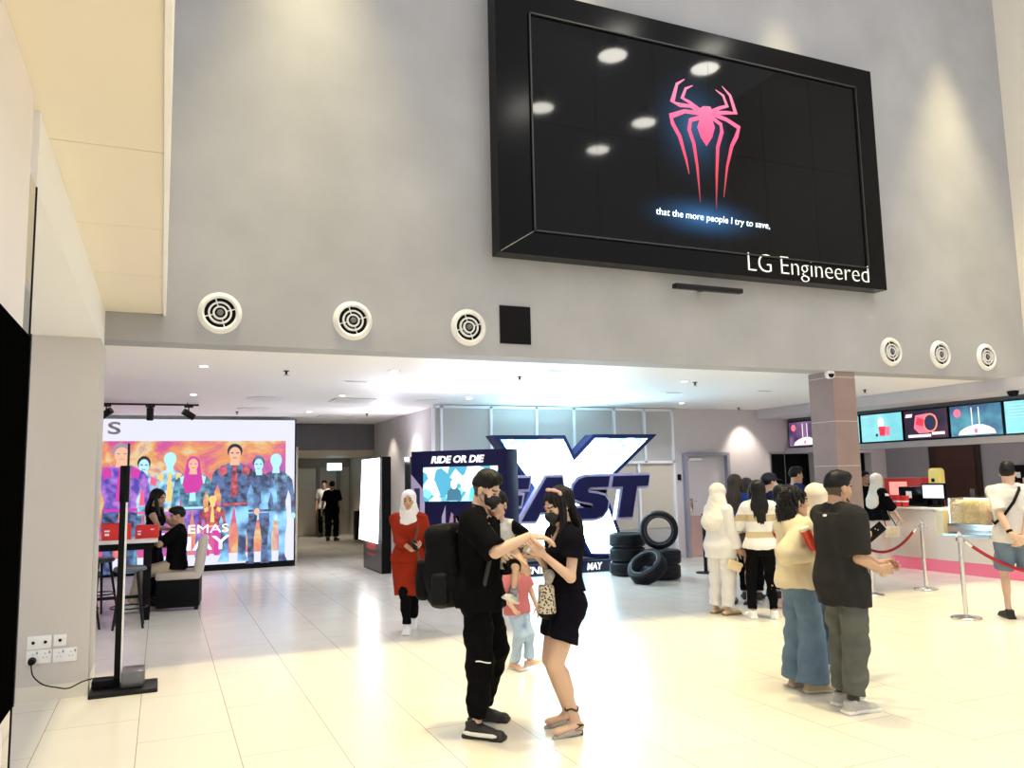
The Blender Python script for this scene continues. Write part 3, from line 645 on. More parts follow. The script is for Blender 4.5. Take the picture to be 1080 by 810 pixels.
def led_mat():
    m = bpy.data.materials.new('led_picture'); m.use_nodes = True; nt = m.node_tree; b = nt.nodes['Principled BSDF']; L = nt.links.new
    b.inputs['Base Color'].default_value = (.003,.0035,.005,1); b.inputs['Roughness'].default_value = .05; b.inputs['Specular IOR Level'].default_value = .16
    tc = nt.nodes.new('ShaderNodeTexCoord')
    def blob(c, s, col):
        mp = nt.nodes.new('ShaderNodeMapping'); mp.vector_type = 'TEXTURE'; mp.inputs['Location'].default_value = c; mp.inputs['Scale'].default_value = s; L(tc.outputs['Object'], mp.inputs['Vector'])
        g = nt.nodes.new('ShaderNodeTexGradient'); g.gradient_type = 'SPHERICAL'; L(mp.outputs[0], g.inputs['Vector'])
        p = nt.nodes.new('ShaderNodeMath'); p.operation = 'POWER'; p.inputs[1].default_value = 2.6; L(g.outputs['Fac'], p.inputs[0])
        v = nt.nodes.new('ShaderNodeVectorMath'); v.operation = 'SCALE'; v.inputs[0].default_value = col; L(p.outputs[0], v.inputs['Scale']); return v
    bl = [blob((-.22, dp, 1.88), (.80, .6, .9), (.05,.17,.36)), blob((-.12, dp, .70), (1.15, .6, .36), (.06,.26,.62))]
    a = nt.nodes.new('ShaderNodeVectorMath'); a.operation = 'ADD'; L(bl[0].outputs[0], a.inputs[0]); L(bl[1].outputs[0], a.inputs[1])
    L(a.outputs[0], b.inputs['Emission Color']); b.inputs['Emission Strength'].default_value = .5
    return m
bm = bmesh.new()
for xa, xb, za, zb_ in ((ix0-.02, ix1+.02, iz0-.022, iz0-.004), (ix0-.02, ix1+.02, iz1+.004, iz1+.022), (ix0-.022, ix0-.004, iz0-.02, iz1+.02), (ix1+.004, ix1+.022, iz0-.02, iz1+.02)): add_box(bm, ((xa+xb)/2, dp-.004, (za+zb_)/2), (xb-xa, .028, zb_-za))
bm_obj('inner_frame', bm, mat('inner_frame_grey', (.02,.02,.024), .35), fo)
bm = bmesh.new(); add_tube(bm, [(-W2+.01, dp-.004, .01), (ix0-.02, dp-.004, iz0-.02)], .006, 6); bm_obj('mitre_joint', bm, mat('joint_grey', (.12,.12,.13), .5), fo)
LM = led_mat(); pw = (ix1-ix0)/6; ph = (iz1-iz0)/2
for i in range(6):
    for j in range(2):
        bm = bmesh.new(); add_box(bm, (ix0+pw*(i+.5), dp+.022, iz0+ph*(j+.5)), (pw-.004, .02, ph-.004)); bm_obj('display_tile', bm, LM, ls)
def W3(px, py): 
    p = ony(px, py, yf+.008); return (p.x-cx, p.z-4.155)
pic = lambda pts: [W3(*q) for q in pts]
pink = glow('spider_pink', (1., .07, .20), .85)
_nt = pink.node_tree; _tc = _nt.nodes.new('ShaderNodeTexCoord'); _sx = _nt.nodes.new('ShaderNodeSeparateXYZ'); _r = _nt.nodes.new('ShaderNodeValToRGB'); _mr = _nt.nodes.new('ShaderNodeMapRange'); _mr.inputs[1].default_value = .85; _mr.inputs[2].default_value = 2.6
_nt.links.new(_tc.outputs['Object'], _sx.inputs[0]); _nt.links.new(_sx.outputs['Z'], _mr.inputs[0]); _nt.links.new(_mr.outputs[0], _r.inputs[0]); _cr = _r.color_ramp; _cr.elements[0].color = (.16,.01,.02,1); _cr.elements[1].color = (1.,.25,.42,1); _e = _cr.elements.new(.32); _e.color = (.75,.03,.08,1); _e = _cr.elements.new(.55); _e.color = (1.,.07,.22,1)
_nt.links.new(_r.outputs[0], _nt.nodes['Principled BSDF'].inputs['Emission Color'])
bm = bmesh.new()
def stroke(bm, pts, w):
    P = [Vector((a, 0, c)) for a, c in pic(pts)]
    Lf, Rg = [], []
    for i, p in enumerate(P):
        t = (P[min(i+1, len(P)-1)]-P[max(i-1, 0)]).normalized(); n = Vector((-t.z, 0, t.x)); ww = w[i] if isinstance(w, (list, tuple)) else w
        Lf.append(p+n*ww); Rg.append(p-n*ww)
    poly = [(q.x, q.z) for q in Lf]+[(q.x, q.z) for q in Rg[::-1]]
    for i in range(len(P)-1):
        q = [Lf[i], Lf[i+1], Rg[i+1], Rg[i]]; vs = [bm.verts.new((v.x, dp+.009, v.z)) for v in q]; bm.faces.new(vs)
S_ = lambda a, c: (680+a*160/648, 60+c*200/810)
def pf(bm, pts): 
    vs = [bm.verts.new((a, dp+.0085, c)) for a, c in pic(pts)]; f = bm.faces.new(vs); f.normal_update(); bmesh.ops.triangulate(bm, faces=[f], ngon_method='EAR_CLIP')
pf(bm, [S_(*q) for q in [(232,222),(250,210),(280,212),(292,235),(286,262),(300,300),(288,345),(264,382),(240,345),(224,300),(236,262),(226,240)]])
for pts, w in (
    ([(170,95),(138,115),(118,190),(150,205),(195,210),(240,235)], [.006,.02,.035,.028,.022,.03]), ([(205,122),(175,135),(160,175),(190,192),(240,232)], [.005,.018,.028,.022,.03]),
    ([(330,125),(365,165),(388,240),(350,238),(290,240)], [.005,.022,.035,.024,.03]), ([(302,140),(335,165),(352,210),(320,218),(285,235)], [.005,.02,.03,.022,.03]),
    ([(232,240),(170,232),(112,252),(120,285),(150,340),(178,440),(190,500)], [.028,.026,.038,.03,.028,.018,.006]), ([(240,258),(195,270),(190,310),(210,370),(225,470),(238,620)], [.028,.028,.028,.026,.02,.006]),
    ([(285,258),(325,288),(330,320),(312,385),(308,500),(306,650)], [.028,.028,.028,.026,.02,.006]), ([(290,245),(350,268),(402,302),(392,340),(372,380),(352,470),(338,600)], [.028,.028,.036,.03,.026,.018,.006])):
    stroke(bm, [S_(*q) for q in pts], w)
sp = bm_obj('spider_emblem', bm, pink, ls)
a = W3(692, 223); b_ = W3(813, 239)
text('subtitle', 'that the more people I try to save,', (a[0], dp+.006, .665), (1, 0, 0), (0, 0, 1), 1, glow('subtitle_white', (.85,.95,1.), 1.6), ls, .002, shear=.12, width=b_[0]-a[0]-.02)
a = W3(789, 289); b_ = W3(916, 300)
text('lettering', 'LG Engineered', (a[0], dp-.004, .075), (1, 0, 0), (0, 0, 1), 1, mat('letter_white', (.9,.9,.88), .4, emit=(1,1,.95), estr=.25), ls, .012, width=b_[0]-a[0], bold=-.022)
p = ony(712, 301, 7.95); q = ony(783, 307, 7.95)
sbr = empty('camera_bar', ((p.x+q.x)/2, 8.15, (p.z+q.z)/2), 0, 'slim black bar on bracket below the huge video screen', 'sensor bar')
box('bar', (p.x-q.x)/2, (q.x-p.x)/2, -.22, -.13, -.03, .03, M['black_metal'], sbr, .01); box('bracket', -.04, .04, -.14, .0, .0, .05, M['black_metal'], sbr)
o = box('wall_opening', 3.41, 3.785, 8.135, 8.149, 3.175, 3.605, M['black_matt']); tag(o, 'square black hatch in grey wall beside right vent of left three', 'hatch')

# round jet vents
def vent_proto():
    r = empty('air_vent', (0, 0, 0)); MY = Matrix.Rotation(PI/2, 4, 'X')
    bm = bmesh.new(); add_lathe(bm, [(.145, -.01), (.145, .03), (.165, .045), (.198, .018), (.205, 0), (.20, -.01)], 40, MY, closed=True); bm_obj('flange', bm, M['white_plastic'], r, True)
    bm = bmesh.new(); add_lathe(bm, [(.146, .004), (0, .004)], 40, MY); bm_obj('dark_core', bm, M['black_matt'], r)
    bm = bmesh.new()
    for rr in (.104, .062): add_lathe(bm, [(rr-.012, .012), (rr-.012, .034), (rr+.004, .034), (rr+.008, .012)], 32, MY, closed=True)
    bm_obj('ring', bm, M['white_plastic'], r, True)
    bm = bmesh.new()
    for k in range(4):
        a = PI/4*0+k*PI/2+.3; add_cyl(bm, (math.cos(a)*.05, -.02, math.sin(a)*.05), (math.cos(a)*.15, -.02, math.sin(a)*.15), .006, n=8)
    bm_obj('spoke', bm, M['white_plastic'], r)
    bm = bmesh.new(); add_lathe(bm, [(.03, .01), (.03, .04), (.02, .05), (0, .05)], 24, MY); bm_obj('nozzle', bm, M['concrete_dark'], r, True)
    return r
vp = vent_proto()
vl = ['round white air vent nearest the left column', 'round white air vent in middle of the left three', 'round white air vent beside the square black hatch', 'round white air vent first right of the pink stone column', 'round white air vent in the middle of the right three', 'round white air vent at far right end of grey wall']
for i, x in enumerate((.471, 1.764, 3.037, 9.375, 10.355, 11.336)):
    o = vp if i == 0 else copy_tree(vp); o.location = (x, 8.15, 3.333); tag(o, vl[i], 'air vent', 'jet vents along the grey wall')

# ------------------------------------------------------------------ low ceiling fittings
def hang(name, prof, x, y, m, label, cat, group, n=28):
    o = bpy.data.objects.new(name, None)
def place(proto, pts, labels, cat, group):
    for i, (px, py) in enumerate(pts):
        p = onz(px, py, CEIL); o = proto if i == 0 else copy_tree(proto); o.location = (p.x, p.y, CEIL)
        tag(o, labels[i] if isinstance(labels, list) else labels, cat, group)
dl = empty('downlight', (0, 0, 0)); bm = bmesh.new(); add_lathe(bm, [(.047, 0), (.047, -.008), (.075, -.006), (.08, 0)], 28, closed=True); bm_obj('rim', bm, M['white_plastic'], dl, True)
bm = bmesh.new(); add_lathe(bm, [(.047, -.004), (0, -.004)], 28); bm_obj('lens', bm, glow('lamp_white', (1., .97, .92), 14), dl)
DLP = [(215,386),(416,391),(495,420),(326,434),(398,434),(612,422),(719,425),(204,416),(361,417),(722,402)]
place(dl, DLP, ['recessed ceiling downlight nearest the left column', 'recessed downlight nearest the grey wall, before the passage', 'downlight above the blue panel with the film screen', 'downlight just in front of the passage header, left one', 'downlight beside the pale passage wall', 'downlight above the big white letter X', 'downlight in front of the grey service door', 'dim downlight just behind the track light rail', 'dim downlight beside the square ceiling panel', 'dim downlight ahead of the service door'], 'downlight', 'ceiling downlights')
ac = empty('air_diffuser', (0, 0, 0)); bm = bmesh.new(); add_lathe(bm, [(.30, 0), (.30, -.012), (.27, -.022), (.20, -.006), (.17, -.006), (.13, -.024), (0, -.028)], 36); bm_obj('dish', bm, M['white_plastic'], ac, True)
bm = bmesh.new(); add_lathe(bm, [(.205, -.0045), (.168, -.0045)], 36); bm_obj('slot', bm, M['concrete_dark'], ac)
place(ac, [(280,420),(268,431),(456,423),(606,427),(741,430)], ['round ceiling diffuser behind the track light', 'round diffuser close to the bright poster', 'round ceiling diffuser above left end of glazed partition', 'round ceiling diffuser over the big letters', 'round ceiling diffuser near the service door'], 'air diffuser', 'round ceiling diffusers')
pl = empty('ceiling_hatch', (0, 0, 0)); bm = bmesh.new(); add_box(bm, (0, 0, -.006), (.62, .62, .012), .003); bm_obj('panel', bm, M['white_plastic'], pl); bm = bmesh.new(); add_box(bm, (0, 0, -.002), (.68, .68, .004)); bm_obj('frame', bm, mat('hatch_edge', (.5,.48,.46), .5), pl)
place(pl, [(371,422),(353,439)], ['square white ceiling panel farther from the passage', 'square white ceiling panel right in front of the passage header'], 'ceiling panel', 'square ceiling panels')
spk = empty('sprinkler', (0, 0, 0)); bm = bmesh.new(); add_cyl(bm, (0, 0, 0), (0, 0, -.05), .014); add_cyl(bm, (0, 0, 0), (0, 0, -.008), .035); bm_obj('pipe', bm, M['black_metal'], spk); bm = bmesh.new(); add_cyl(bm, (0, 0, -.05), (0, 0, -.058), .034); bm_obj('deflector', bm, M['steel'], spk)
place(spk, [(302,391),(548,397),(733,403),(779,430),(912,411),(250,434),(387,436)], ['ceiling sprinkler right of the first downlight', 'ceiling sprinkler above the blue panel beside the letter X', 'ceiling sprinkler between letter X and service door', 'ceiling sprinkler near the beam over snack counter', 'ceiling sprinkler in front of the menu screens', 'ceiling sprinkler above the bright poster', 'ceiling sprinkler beside passage wall'], 'sprinkler', 'ceiling sprinklers')
ld = empty('slot_diffuser', (0, 0, 0)); bm = bmesh.new(); add_box(bm, (0, 0, -.004), (.34, .10, .008)); bm_obj('frame', bm, M['white_plastic'], ld); bm = bmesh.new(); add_box(bm, (0, 0, -.0085), (.28, .03, .003)); bm_obj('slot', bm, M['concrete_dark'], ld)
place(ld, [(590,391),(376,402),(710,414),(806,412)], ['short ceiling slot grille above the big letters near the grey wall', 'short ceiling slot grille left of the middle downlights', 'short ceiling slot grille ahead of service door', 'short ceiling slot grille left of stone column'], 'grille', 'slot grilles in the low ceiling')
cc = empty('dome_camera', (8.245, 8.178, 2.985), 0, 'white dome camera on top corner of the stone column', 'camera')
bm = bmesh.new(); add_cyl(bm, (0, .04, 0), (0, -.02, 0), .06, .065); bm_obj('mount', bm, M['white_plastic'], cc, True); bm = bmesh.new(); add_lathe(bm, [(.0, -.055), (.03, -.05), (.05, -.03), (.055, 0)], 20); bm_obj('dome', bm, M['black_gloss'], cc, True)
p = onx(1069, 411, 11.75); o = empty('dome_camera', (p.x-.02, p.y, 2.82), 0, 'black dome camera under the beam above the menu screens', 'camera')
bm = bmesh.new(); add_cyl(bm, (0, 0, 0), (0, 0, -.03), .08, .08); bm_obj('mount', bm, M['black_matt'], o, True); bm = bmesh.new(); add_lathe(bm, [(.0, -.10), (.045, -.085), (.068, -.05), (.07, -.03)], 20); bm_obj('dome', bm, M['black_gloss'], o, True)
p = onx(792, 437, 11.74); 
# track light
tr = empty('track_light', (-.35, 14.3, CEIL), 0, 'black ceiling track with three spotlights in front of the bright poster', 'track light')
bm = bmesh.new(); add_box(bm, (-.15, 0, -.035), (2.05, .04, .03)); add_cyl(bm, (-.9, 0, 0), (-.9, 0, -.03), .01); add_cyl(bm, (.7, 0, 0), (.7, 0, -.03), .01); bm_obj('rail', bm, M['black_metal'], tr)
for x, dx, dz in ((-.50, -.10, -.07), (.14, .0, -.17), (.72, .16, -.10)):
    bm = bmesh.new(); add_box(bm, (x, 0, -.065), (.14, .04, .03), .004); add_cyl(bm, (x, 0, -.08), (x, 0, -.15), .011); d = Vector((dx, .05, dz)).normalized()
    c = Vector((x, 0, -.19)); add_cyl(bm, c-d*.10, c+d*.10, .055, .055); bm_obj('spotlight', bm, M['black_metal'], tr, True)

# ------------------------------------------------------------------ bright poster wall
PY = 17.05
pw_ = empty('poster_lightbox', (.5, PY, 0), 0, 'tall glowing film poster wall with colourful figures behind the high table', 'poster')
X0, X1 = -4.2, 2.52
box('cabinet', X0-.5, X1-.5, 0, .25, 0, 2.97, M['black_matt'], pw_)
box('white_face', X0-.5, X1-.53, -.012, -.001, .12, 2.96, glow('poster_white', (.80,.81,1.), .66), pw_)
def poster_mat():
    m = bpy.data.materials.new('poster_print'); m.use_nodes = True; nt = m.node_tree; b = nt.nodes['Principled BSDF']; L = nt.links.new
    tc = nt.nodes.new('ShaderNodeTexCoord'); n = nt.nodes.new('ShaderNodeTexNoise'); n.inputs['Scale'].default_value = .95; n.inputs['Detail'].default_value = 7; n.inputs['Roughness'].default_value = .62; n.inputs['Distortion'].default_value = .6
    L(tc.outputs['Object'], n.inputs['Vector']); r = nt.nodes.new('ShaderNodeValToRGB'); cr = r.color_ramp; cols = [(.25, (.10,.05,.45)), (.38, (.55,.10,.55)), (.46, (.85,.10,.35)), (.54, (1.,.42,.12)), (.60, (1.,.80,.45)), (.68, (.75,.16,.30)), (.8, (.22,.10,.50))]
    cr.elements[0].position, cr.elements[0].color = cols[0][0], (*cols[0][1], 1); cr.elements[1].position, cr.elements[1].color = cols[-1][0], (*cols[-1][1], 1)
    for p_, c_ in cols[1:-1]: e = cr.elements.new(p_); e.color = (*c_, 1)
    L(n.outputs['Fac'], r.inputs[0]); L(r.outputs[0], b.inputs['Emission Color']); b.inputs['Emission Strength'].default_value = .52; b.inputs['Base Color'].default_value = (.05,.05,.05,1); b.inputs['Roughness'].default_value = .4
    return m
box('picture', X0-.5, 2.31-.5, -.016, -.013, .327, 2.535, poster_mat(), pw_)
def fig_mat(name, c1, c2, s=.8, sc=5):
    m = bpy.data.materials.new(name); m.use_nodes = True; nt = m.node_tree; b = nt.nodes['Principled BSDF']; L = nt.links.new
    tc = nt.nodes.new('ShaderNodeTexCoord'); n = nt.nodes.new('ShaderNodeTexNoise'); n.inputs['Scale'].default_value = sc; n.inputs['Detail'].default_value = 3; L(tc.outputs['Object'], n.inputs['Vector'])
    r = nt.nodes.new('ShaderNodeValToRGB'); r.color_ramp.elements[0].position = .38; r.color_ramp.elements[1].position = .62; r.color_ramp.elements[0].color = (*c1, 1); r.color_ramp.elements[1].color = (*c2, 1)
    L(n.outputs['Fac'], r.inputs[0]); L(r.outputs[0], b.inputs['Emission Color']); b.inputs['Emission Strength'].default_value = s; b.inputs['Base Color'].default_value = (.05,.05,.05,1); return m
def poster_person(x, h, z0, w, jac, tro, hair, lay, skinm, longhair=False, trim=None, face=1):
    """a plain standing figure printed on the poster: legs, trunk, arms, head and hair as flat shapes"""
    y = -.018-.004*lay; q = h/1.8
    def poly(nm, pts, m, dy=0., par=None):
        bm = bmesh.new(); vs = [bm.verts.new((x-.5+a*q*w, y-dy, z0+c*q)) for a, c in pts]; f = bm.faces.new(vs[::-1]); f.normal_update(); bmesh.ops.triangulate(bm, faces=[f], ngon_method='EAR_CLIP'); return bm_obj(nm, bm, m, par or pw_)
    circ = lambda rx, rz, cz, cx=0: [(cx+rx*math.cos(t*PI/9), cz+rz*math.sin(t*PI/9)) for t in range(18)]
    b = poly('printed_figure', [(-.05,1.52),(-.16,1.47),(-.215,1.40),(-.20,1.2),(-.155,1.0),(-.165,.84),(.165,.84),(.155,1.0),(.20,1.2),(.215,1.40),(.16,1.47),(.05,1.52)], jac)
    for s in (-1, 1):
        poly('printed_leg', [(s*.005,.90),(s*.17,.90),(s*.18,.62),(s*.155,.42),(s*.15,.10),(s*.19,0),(s*.05,0),(s*.06,.42),(s*.015,.74)], tro, -.0004, b)
        poly('printed_arm', [(s*.20,1.44),(s*.26,1.36),(s*.295,1.10),(s*.31,.86),(s*.30,.76),(s*.25,.76),(s*.245,.88),(s*.235,1.08),(s*.19,1.22)], jac, .0003, b)
        poly('printed_hand', circ(.035, .055, .75, s*.28), skinm, .0005, b)
    if trim:
        poly('printed_trim', [(-.16,.90),(.16,.90),(.16,.86),(-.16,.86)], trim, .0006, b); poly('printed_trim', [(-.02,1.50),(.02,1.50),(.05,1.0),(-.05,1.0)], trim, .0006, b)
        for s in (-1, 1): poly('printed_trim', [(s*.10,1.48),(s*.19,1.43),(s*.17,1.30),(s*.09,1.36)], trim, .0006, b)
    if longhair: poly('printed_hair', [(-.09,1.74),(-.04,1.80),(.04,1.80),(.09,1.74),(.15,1.30),(.09,1.16),(-.10,1.14),(-.15,1.3)], hair, .0008, b)
    else: poly('printed_hair', circ(.092, .115, 1.70), hair, .0008, b)
    poly('printed_neck', [(-.045,1.60),(.045,1.60),(.06,1.48),(-.06,1.48)], skinm, .0010, b); poly('printed_face', circ(.072, .108, 1.655), skinm, .0012, b)
    for s in (-1, 1): poly('printed_eye', [(s*.015,1.675),(s*.05,1.68),(s*.05,1.662),(s*.015,1.66)], hair, .0015, b)
    poly('printed_mouth', [(-.025,1.598),(.025,1.598),(.025,1.588),(-.025,1.588)], hair, .0015, b)
sk = glow('print_skin', (1., .55, .36), .62); dk = glow('print_dark', (.03, .02, .05), .5)
cy = fig_mat('print_cyan', (.04,.26,.55), (.55,.85,.95), .65, 7); pu = fig_mat('print_purple', (.07,.05,.45), (.50,.20,.70), .65, 7); nv = fig_mat('print_navy', (.006,.012,.06), (.10,.20,.45), .6, 9); bl = fig_mat('print_blue', (.01,.03,.12), (.25,.60,1.), .8, 2.6)
rdp = fig_mat('print_red', (.16,.01,.03), (.80,.12,.16), .6, 8); teal = fig_mat('print_teal', (.01,.08,.16), (.16,.45,.6), .6, 9)
mg = glow('print_magenta', (.62, .04, .36), .7); gy = glow('print_grey', (.38, .34, .44), .6); cys = glow('print_cyan_skin', (.42, .78, .95), .75); gold = glow('print_gold', (.9, .62, .2), .7); hot = glow('print_hot', (.95, .12, .25), .7)
for a in ((-2.9, 2.0, .2, 1.2, nv, teal, dk, 1, sk), (-2.1, 2.1, .2, 1.2, pu, nv, dk, 1, sk), (-.72, 2.42, .05, 1.3, pu, nv, gy, 3, sk, False, mg), (-.33, 2.08, .15, 1.1, cy, teal, dk, 2, cys, False, hot), (.13, 2.10, .2, 1.05, cy, pu, cys, 1, cys, False, gold), (.55, 1.95, .28, 1.15, teal, pu, mg, 3, sk, True, cys),
          (1.32, 2.30, .16, 1.22, nv, bl, dk, 6, sk, False, rdp), (1.78, 2.12, .10, 1.05, bl, nv, nv, 5, cys, False, nv), (2.12, 2.14, .12, 1.05, nv, bl, cys, 4, cys, False, teal), (.92, 1.15, .30, 1.3, rdp, mg, gold, 7, gold, False, gold)): poster_person(*a)
wt = glow('print_white', (1., 1., 1.), 1.1)
q = ony(241, 561, PY-.06); text('cinema_line', 'CINEMAS', (q.x-.5-1.30, -.052, q.z), (1, 0, 0), (0, 0, 1), 1, wt, pw_, .002, bold=.0, width=1.30, height=.16)
q = ony(242, 578.5, PY-.06); text('month_line', 'MAY', (q.x-.5-1.05, -.052, q.z), (1, 0, 0), (0, 0, 1), 1, wt, pw_, .002, bold=.008, width=1.05, height=.26)
text('top_letter', 'S', (-.87-.5-.1, -.06, 2.66), (1, 0, 0), (0, 0, 1), 1, mat('letter_grey', (.45,.45,.47), .5), pw_, .04, bold=.02, width=.22, height=.24)

# ------------------------------------------------------------------ white lit standee by the passage
A = onz(384, 598); B = onz(403, 605.5); Cc = onz(413, 604.6)
d = (B-A); d.z = 0; ln = d.length; ang = math.atan2(d.y, d.x)
sd = empty('display_stand', (A.x, A.y, 0), ang, 'tall display with bright white fluted front and dark printed base beside passage', 'display stand')
box('core', 0, ln, 0, .17, 0, 2.12, M['black_matt'], sd)
box('base_print', .01, ln-.01, -.012, 0, .02, .55, mat('dark_print', (.05,.045,.05), .35), sd)
o = text('base_lettering', 'FAST', (.35, -.016, .36), (1, 0, 0), (0, 0, 1), 1, mat('print_red', (.5,.04,.03), .5), sd, .002, bold=.05, shear=.2, width=.9, height=.13) if False else None
bm = bmesh.new(); add_box(bm, (ln*.45, -.014, .45), (ln*.5, .004, .12)); add_box(bm, (ln*.45, -.014, .30), (ln*.4, .004, .05)); bm_obj('red_print', bm, mat('print_red', (.42,.05,.04), .5), sd)
for k in range(2):
    bm = bmesh.new(); x0_, x1_ = (.0, ln*.36) if k == 0 else (ln*.37, ln*.99); n = 14; fl = []
    for i in range(n+1):
        t = i/n; yy = -.03-.025*abs(math.sin(t*PI*4)); fl.append([bm.verts.new((x0_+(x1_-x0_)*t+ex*(t-.5)*.08-(.03 if k == 0 else 0)*(1 if ex else 0), yy-.05*ex, z)) for z, ex in ((.55, 1), (1.3, .4), (2.10, 0))])
    for P_, Q_ in zip(fl, fl[1:]):
        for j in range(2): bm.faces.new((P_[j], Q_[j], Q_[j+1], P_[j+1]))
    r = bmesh.ops.solidify(bm, geom=bm.faces[:], thickness=.02); bm_obj('white_front', bm, mat('lit_fabric', (.9,.9,.9), .6, emit=(1.,.99,.97), estr=1.3), sd, True)
o = box('dark_panel', 4.12, 4.58, 14.2, 14.55, 0, 2.1, mat('green_black', (.025,.03,.028), .35)); tag(o, 'dark upright panel between white lit display and blue film panel', 'panel')

# ------------------------------------------------------------------ blue film panel
A = Vector((3.30, 11.30, 0)); B = Vector((4.37, 10.27, 0)); d = B-A; ang = math.atan2(d.y, d.x); ln = d.length
rp = empty('film_panel', A, ang, 'dark blue film panel with small screen and white slogan behind woman in red', 'display panel')
box('board', 0, ln, 0, .42, 0, 2.09, mat('panel_blue', (.004,.004,.045), .6, spec=.2), rp, .004)
def on_panel(px, py): # pixel -> panel plane (local x, z)
    n = Vector((math.sin(ang), -math.cos(ang), 0)); r_ = ray(px, py); t = (A-CAM).dot(n)/r_.dot(n); w = CAM+r_*t; return ((w-A).dot(d)/ln, w.z)
a = on_panel(447, 529); b_ = on_panel(525, 491)
def film_mat():
    m = bpy.data.materials.new('film_still'); m.use_nodes = True; nt = m.node_tree; b = nt.nodes['Principled BSDF']; L = nt.links.new
    tc = nt.nodes.new('ShaderNodeTexCoord'); v = nt.nodes.new('ShaderNodeTexVoronoi'); v.feature = 'F1'; v.inputs['Scale'].default_value = 6.5; L(tc.outputs['Object'], v.inputs['Vector'])
    r = nt.nodes.new('ShaderNodeValToRGB'); cr = r.color_ramp; cr.elements[0].color = (.05,.30,.45,1); cr.elements[1].color = (.85,1.,1.,1); cr.elements[0].position = .25; cr.elements[1].position = .75; e = cr.elements.new(.5); e.color = (.25,.75,.85,1)
    sp_ = nt.nodes.new('ShaderNodeSeparateColor'); L(v.outputs['Color'], sp_.inputs[0]); L(sp_.outputs[0], r.inputs[0]); L(r.outputs[0], b.inputs['Emission Color']); b.inputs['Emission Strength'].default_value = 1.1; b.inputs['Base Color'].default_value = (.02,.02,.02,1); b.inputs['Roughness'].default_value = .2
    return m
box('screen', a[0], b_[0], -.012, 0, a[1], b_[1], film_mat(), rp)
sk2 = glow('film_skin', (.75, .9, .95), 1.2); sh2 = glow('film_dark', (.03, .14, .22), 1.)
wS, hS = b_[0]-a[0], b_[1]-a[1]
for fx, fs, mm in ((.42, .75, sh2), (.75, .95, glow('film_teal', (.08,.6,.65), 1.))):
    bm = bmesh.new(); vs = [bm.verts.new((a[0]+wS*fx+hS*fs*u, -.0135, a[1]+.01+hS*fs*w_)) for u, w_ in ((-.32,0),(-.28,.35),(-.12,.5),(.12,.5),(.28,.35),(.32,0))]; bm.faces.new(vs); bm_obj('filmed_figure', bm, mm, rp)
    bm = bmesh.new(); vs = [bm.verts.new((a[0]+wS*fx+hS*fs*.14*math.cos(t*PI/8), -.0145, a[1]+hS*fs*(.66+.2*math.sin(t*PI/8)))) for t in range(16)]; bm.faces.new(vs); bm_obj('filmed_face', bm, sk2, rp)
a = on_panel(455, 489); b_ = on_panel(511, 478)
text('slogan', 'RIDE OR DIE', (a[0], -.012, a[1]), (1, 0, 0), (0, 0, 1), 1, mat('slogan_white', (.9,.9,.95), .4, emit=(1,1,1), estr=.5), rp, .008, shear=.22, bold=.035, width=b_[0]-a[0], height=.105)
# printed art in the lower half: pale slanted shape, skyline, sparks
lv = mat('print_lilac', (.45,.40,.62), .5)
def art(nm, pts, m, dy=.003):
    bm = bmesh.new(); vs = [bm.verts.new((x, -dy, z)) for x, z in pts]; f = bm.faces.new(vs); f.normal_update(); bmesh.ops.triangulate(bm, faces=[f], ngon_method='EAR_CLIP'); bm_obj(nm, bm, m, rp)
pp = lambda L_: [on_panel(*q) for q in L_]
art('slanted_print', pp([(433.5,500),(448,518),(448,545),(434,552)]), lv); art('skyline_print', pp([(437,515),(443,515),(443,545),(437,545)]), mat('print_navy_block', (.01,.01,.09), .5), .005)
art('flame_print', pp([(470,533),(466,545),(466,562),(472,575),(482,565),(484,550),(478,552),(473,562),(470,550)]), lv); art('glow_print', pp([(476,540),(483,548),(484,570),(476,575),(472,560)]), mat('print_rose', (.45,.25,.45), .5), .0025)
rs = random.Random(4); bm = bmesh.new()
for i in range(90):
    x_, z_ = rs.uniform(.15, ln-.1), rs.uniform(.05, .95)*.9; s_ = rs.uniform(.006, .022); vs = [bm.verts.new((x_+s_*u, -.004, z_+s_*w_*1.6)) for u, w_ in ((-1,-.4),(.6,-1),(1,.5),(-.5,1))]; bm.faces.new(vs)
bm_obj('spark_print', bm, mat('print_pale', (.6,.6,.72), .5), rp)
a = on_panel(458, 631); text('small_print', 'IN', (a[0], -.008, .05), (1, 0, 0), (0, 0, 1), 1, M['slogan_white'], rp, .003, shear=.2, bold=.03, width=.09, height=.06)

# ------------------------------------------------------------------ big letters
SY = 12.85
def S2(px, py, Y=SY): p = ony(px, py, Y); return (p.x, p.z)
def inset(poly, dst):
    n = len(poly); out = []; area = sum(poly[i][0]*poly[(i+1) % n][1]-poly[(i+1) % n][0]*poly[i][1] for i in range(n)); sg = 1 if area > 0 else -1
    for i in range(n):
        p0, p1, p2 = Vector(poly[i-1]), Vector(poly[i]), Vector(poly[(i+1) % n]); a_ = (p1-p0).normalized(); b_ = (p2-p1).normalized()
        na = Vector((-a_.y, a_.x))*sg; nb = Vector((-b_.y, b_.x))*sg; m_ = (na+nb); m_ = m_/max(m_.length_squared, .15)*2*dst; out.append(tuple(p1+m_))
    return out
sg = empty('letter_sign', (6.6, SY, 0), 0, 'giant white lit letter X with dark blue word across its front', 'sign')
L2 = lambda P_: [(x-6.6, z) for x, z in P_]
xo = L2([S2(*q) for q in [(519,459),(596,459),(606,479.5),(626,458),(693,458),(637,513),(664,588),(622,588),(600,546),(576,588),(528,588),(560,515)]])
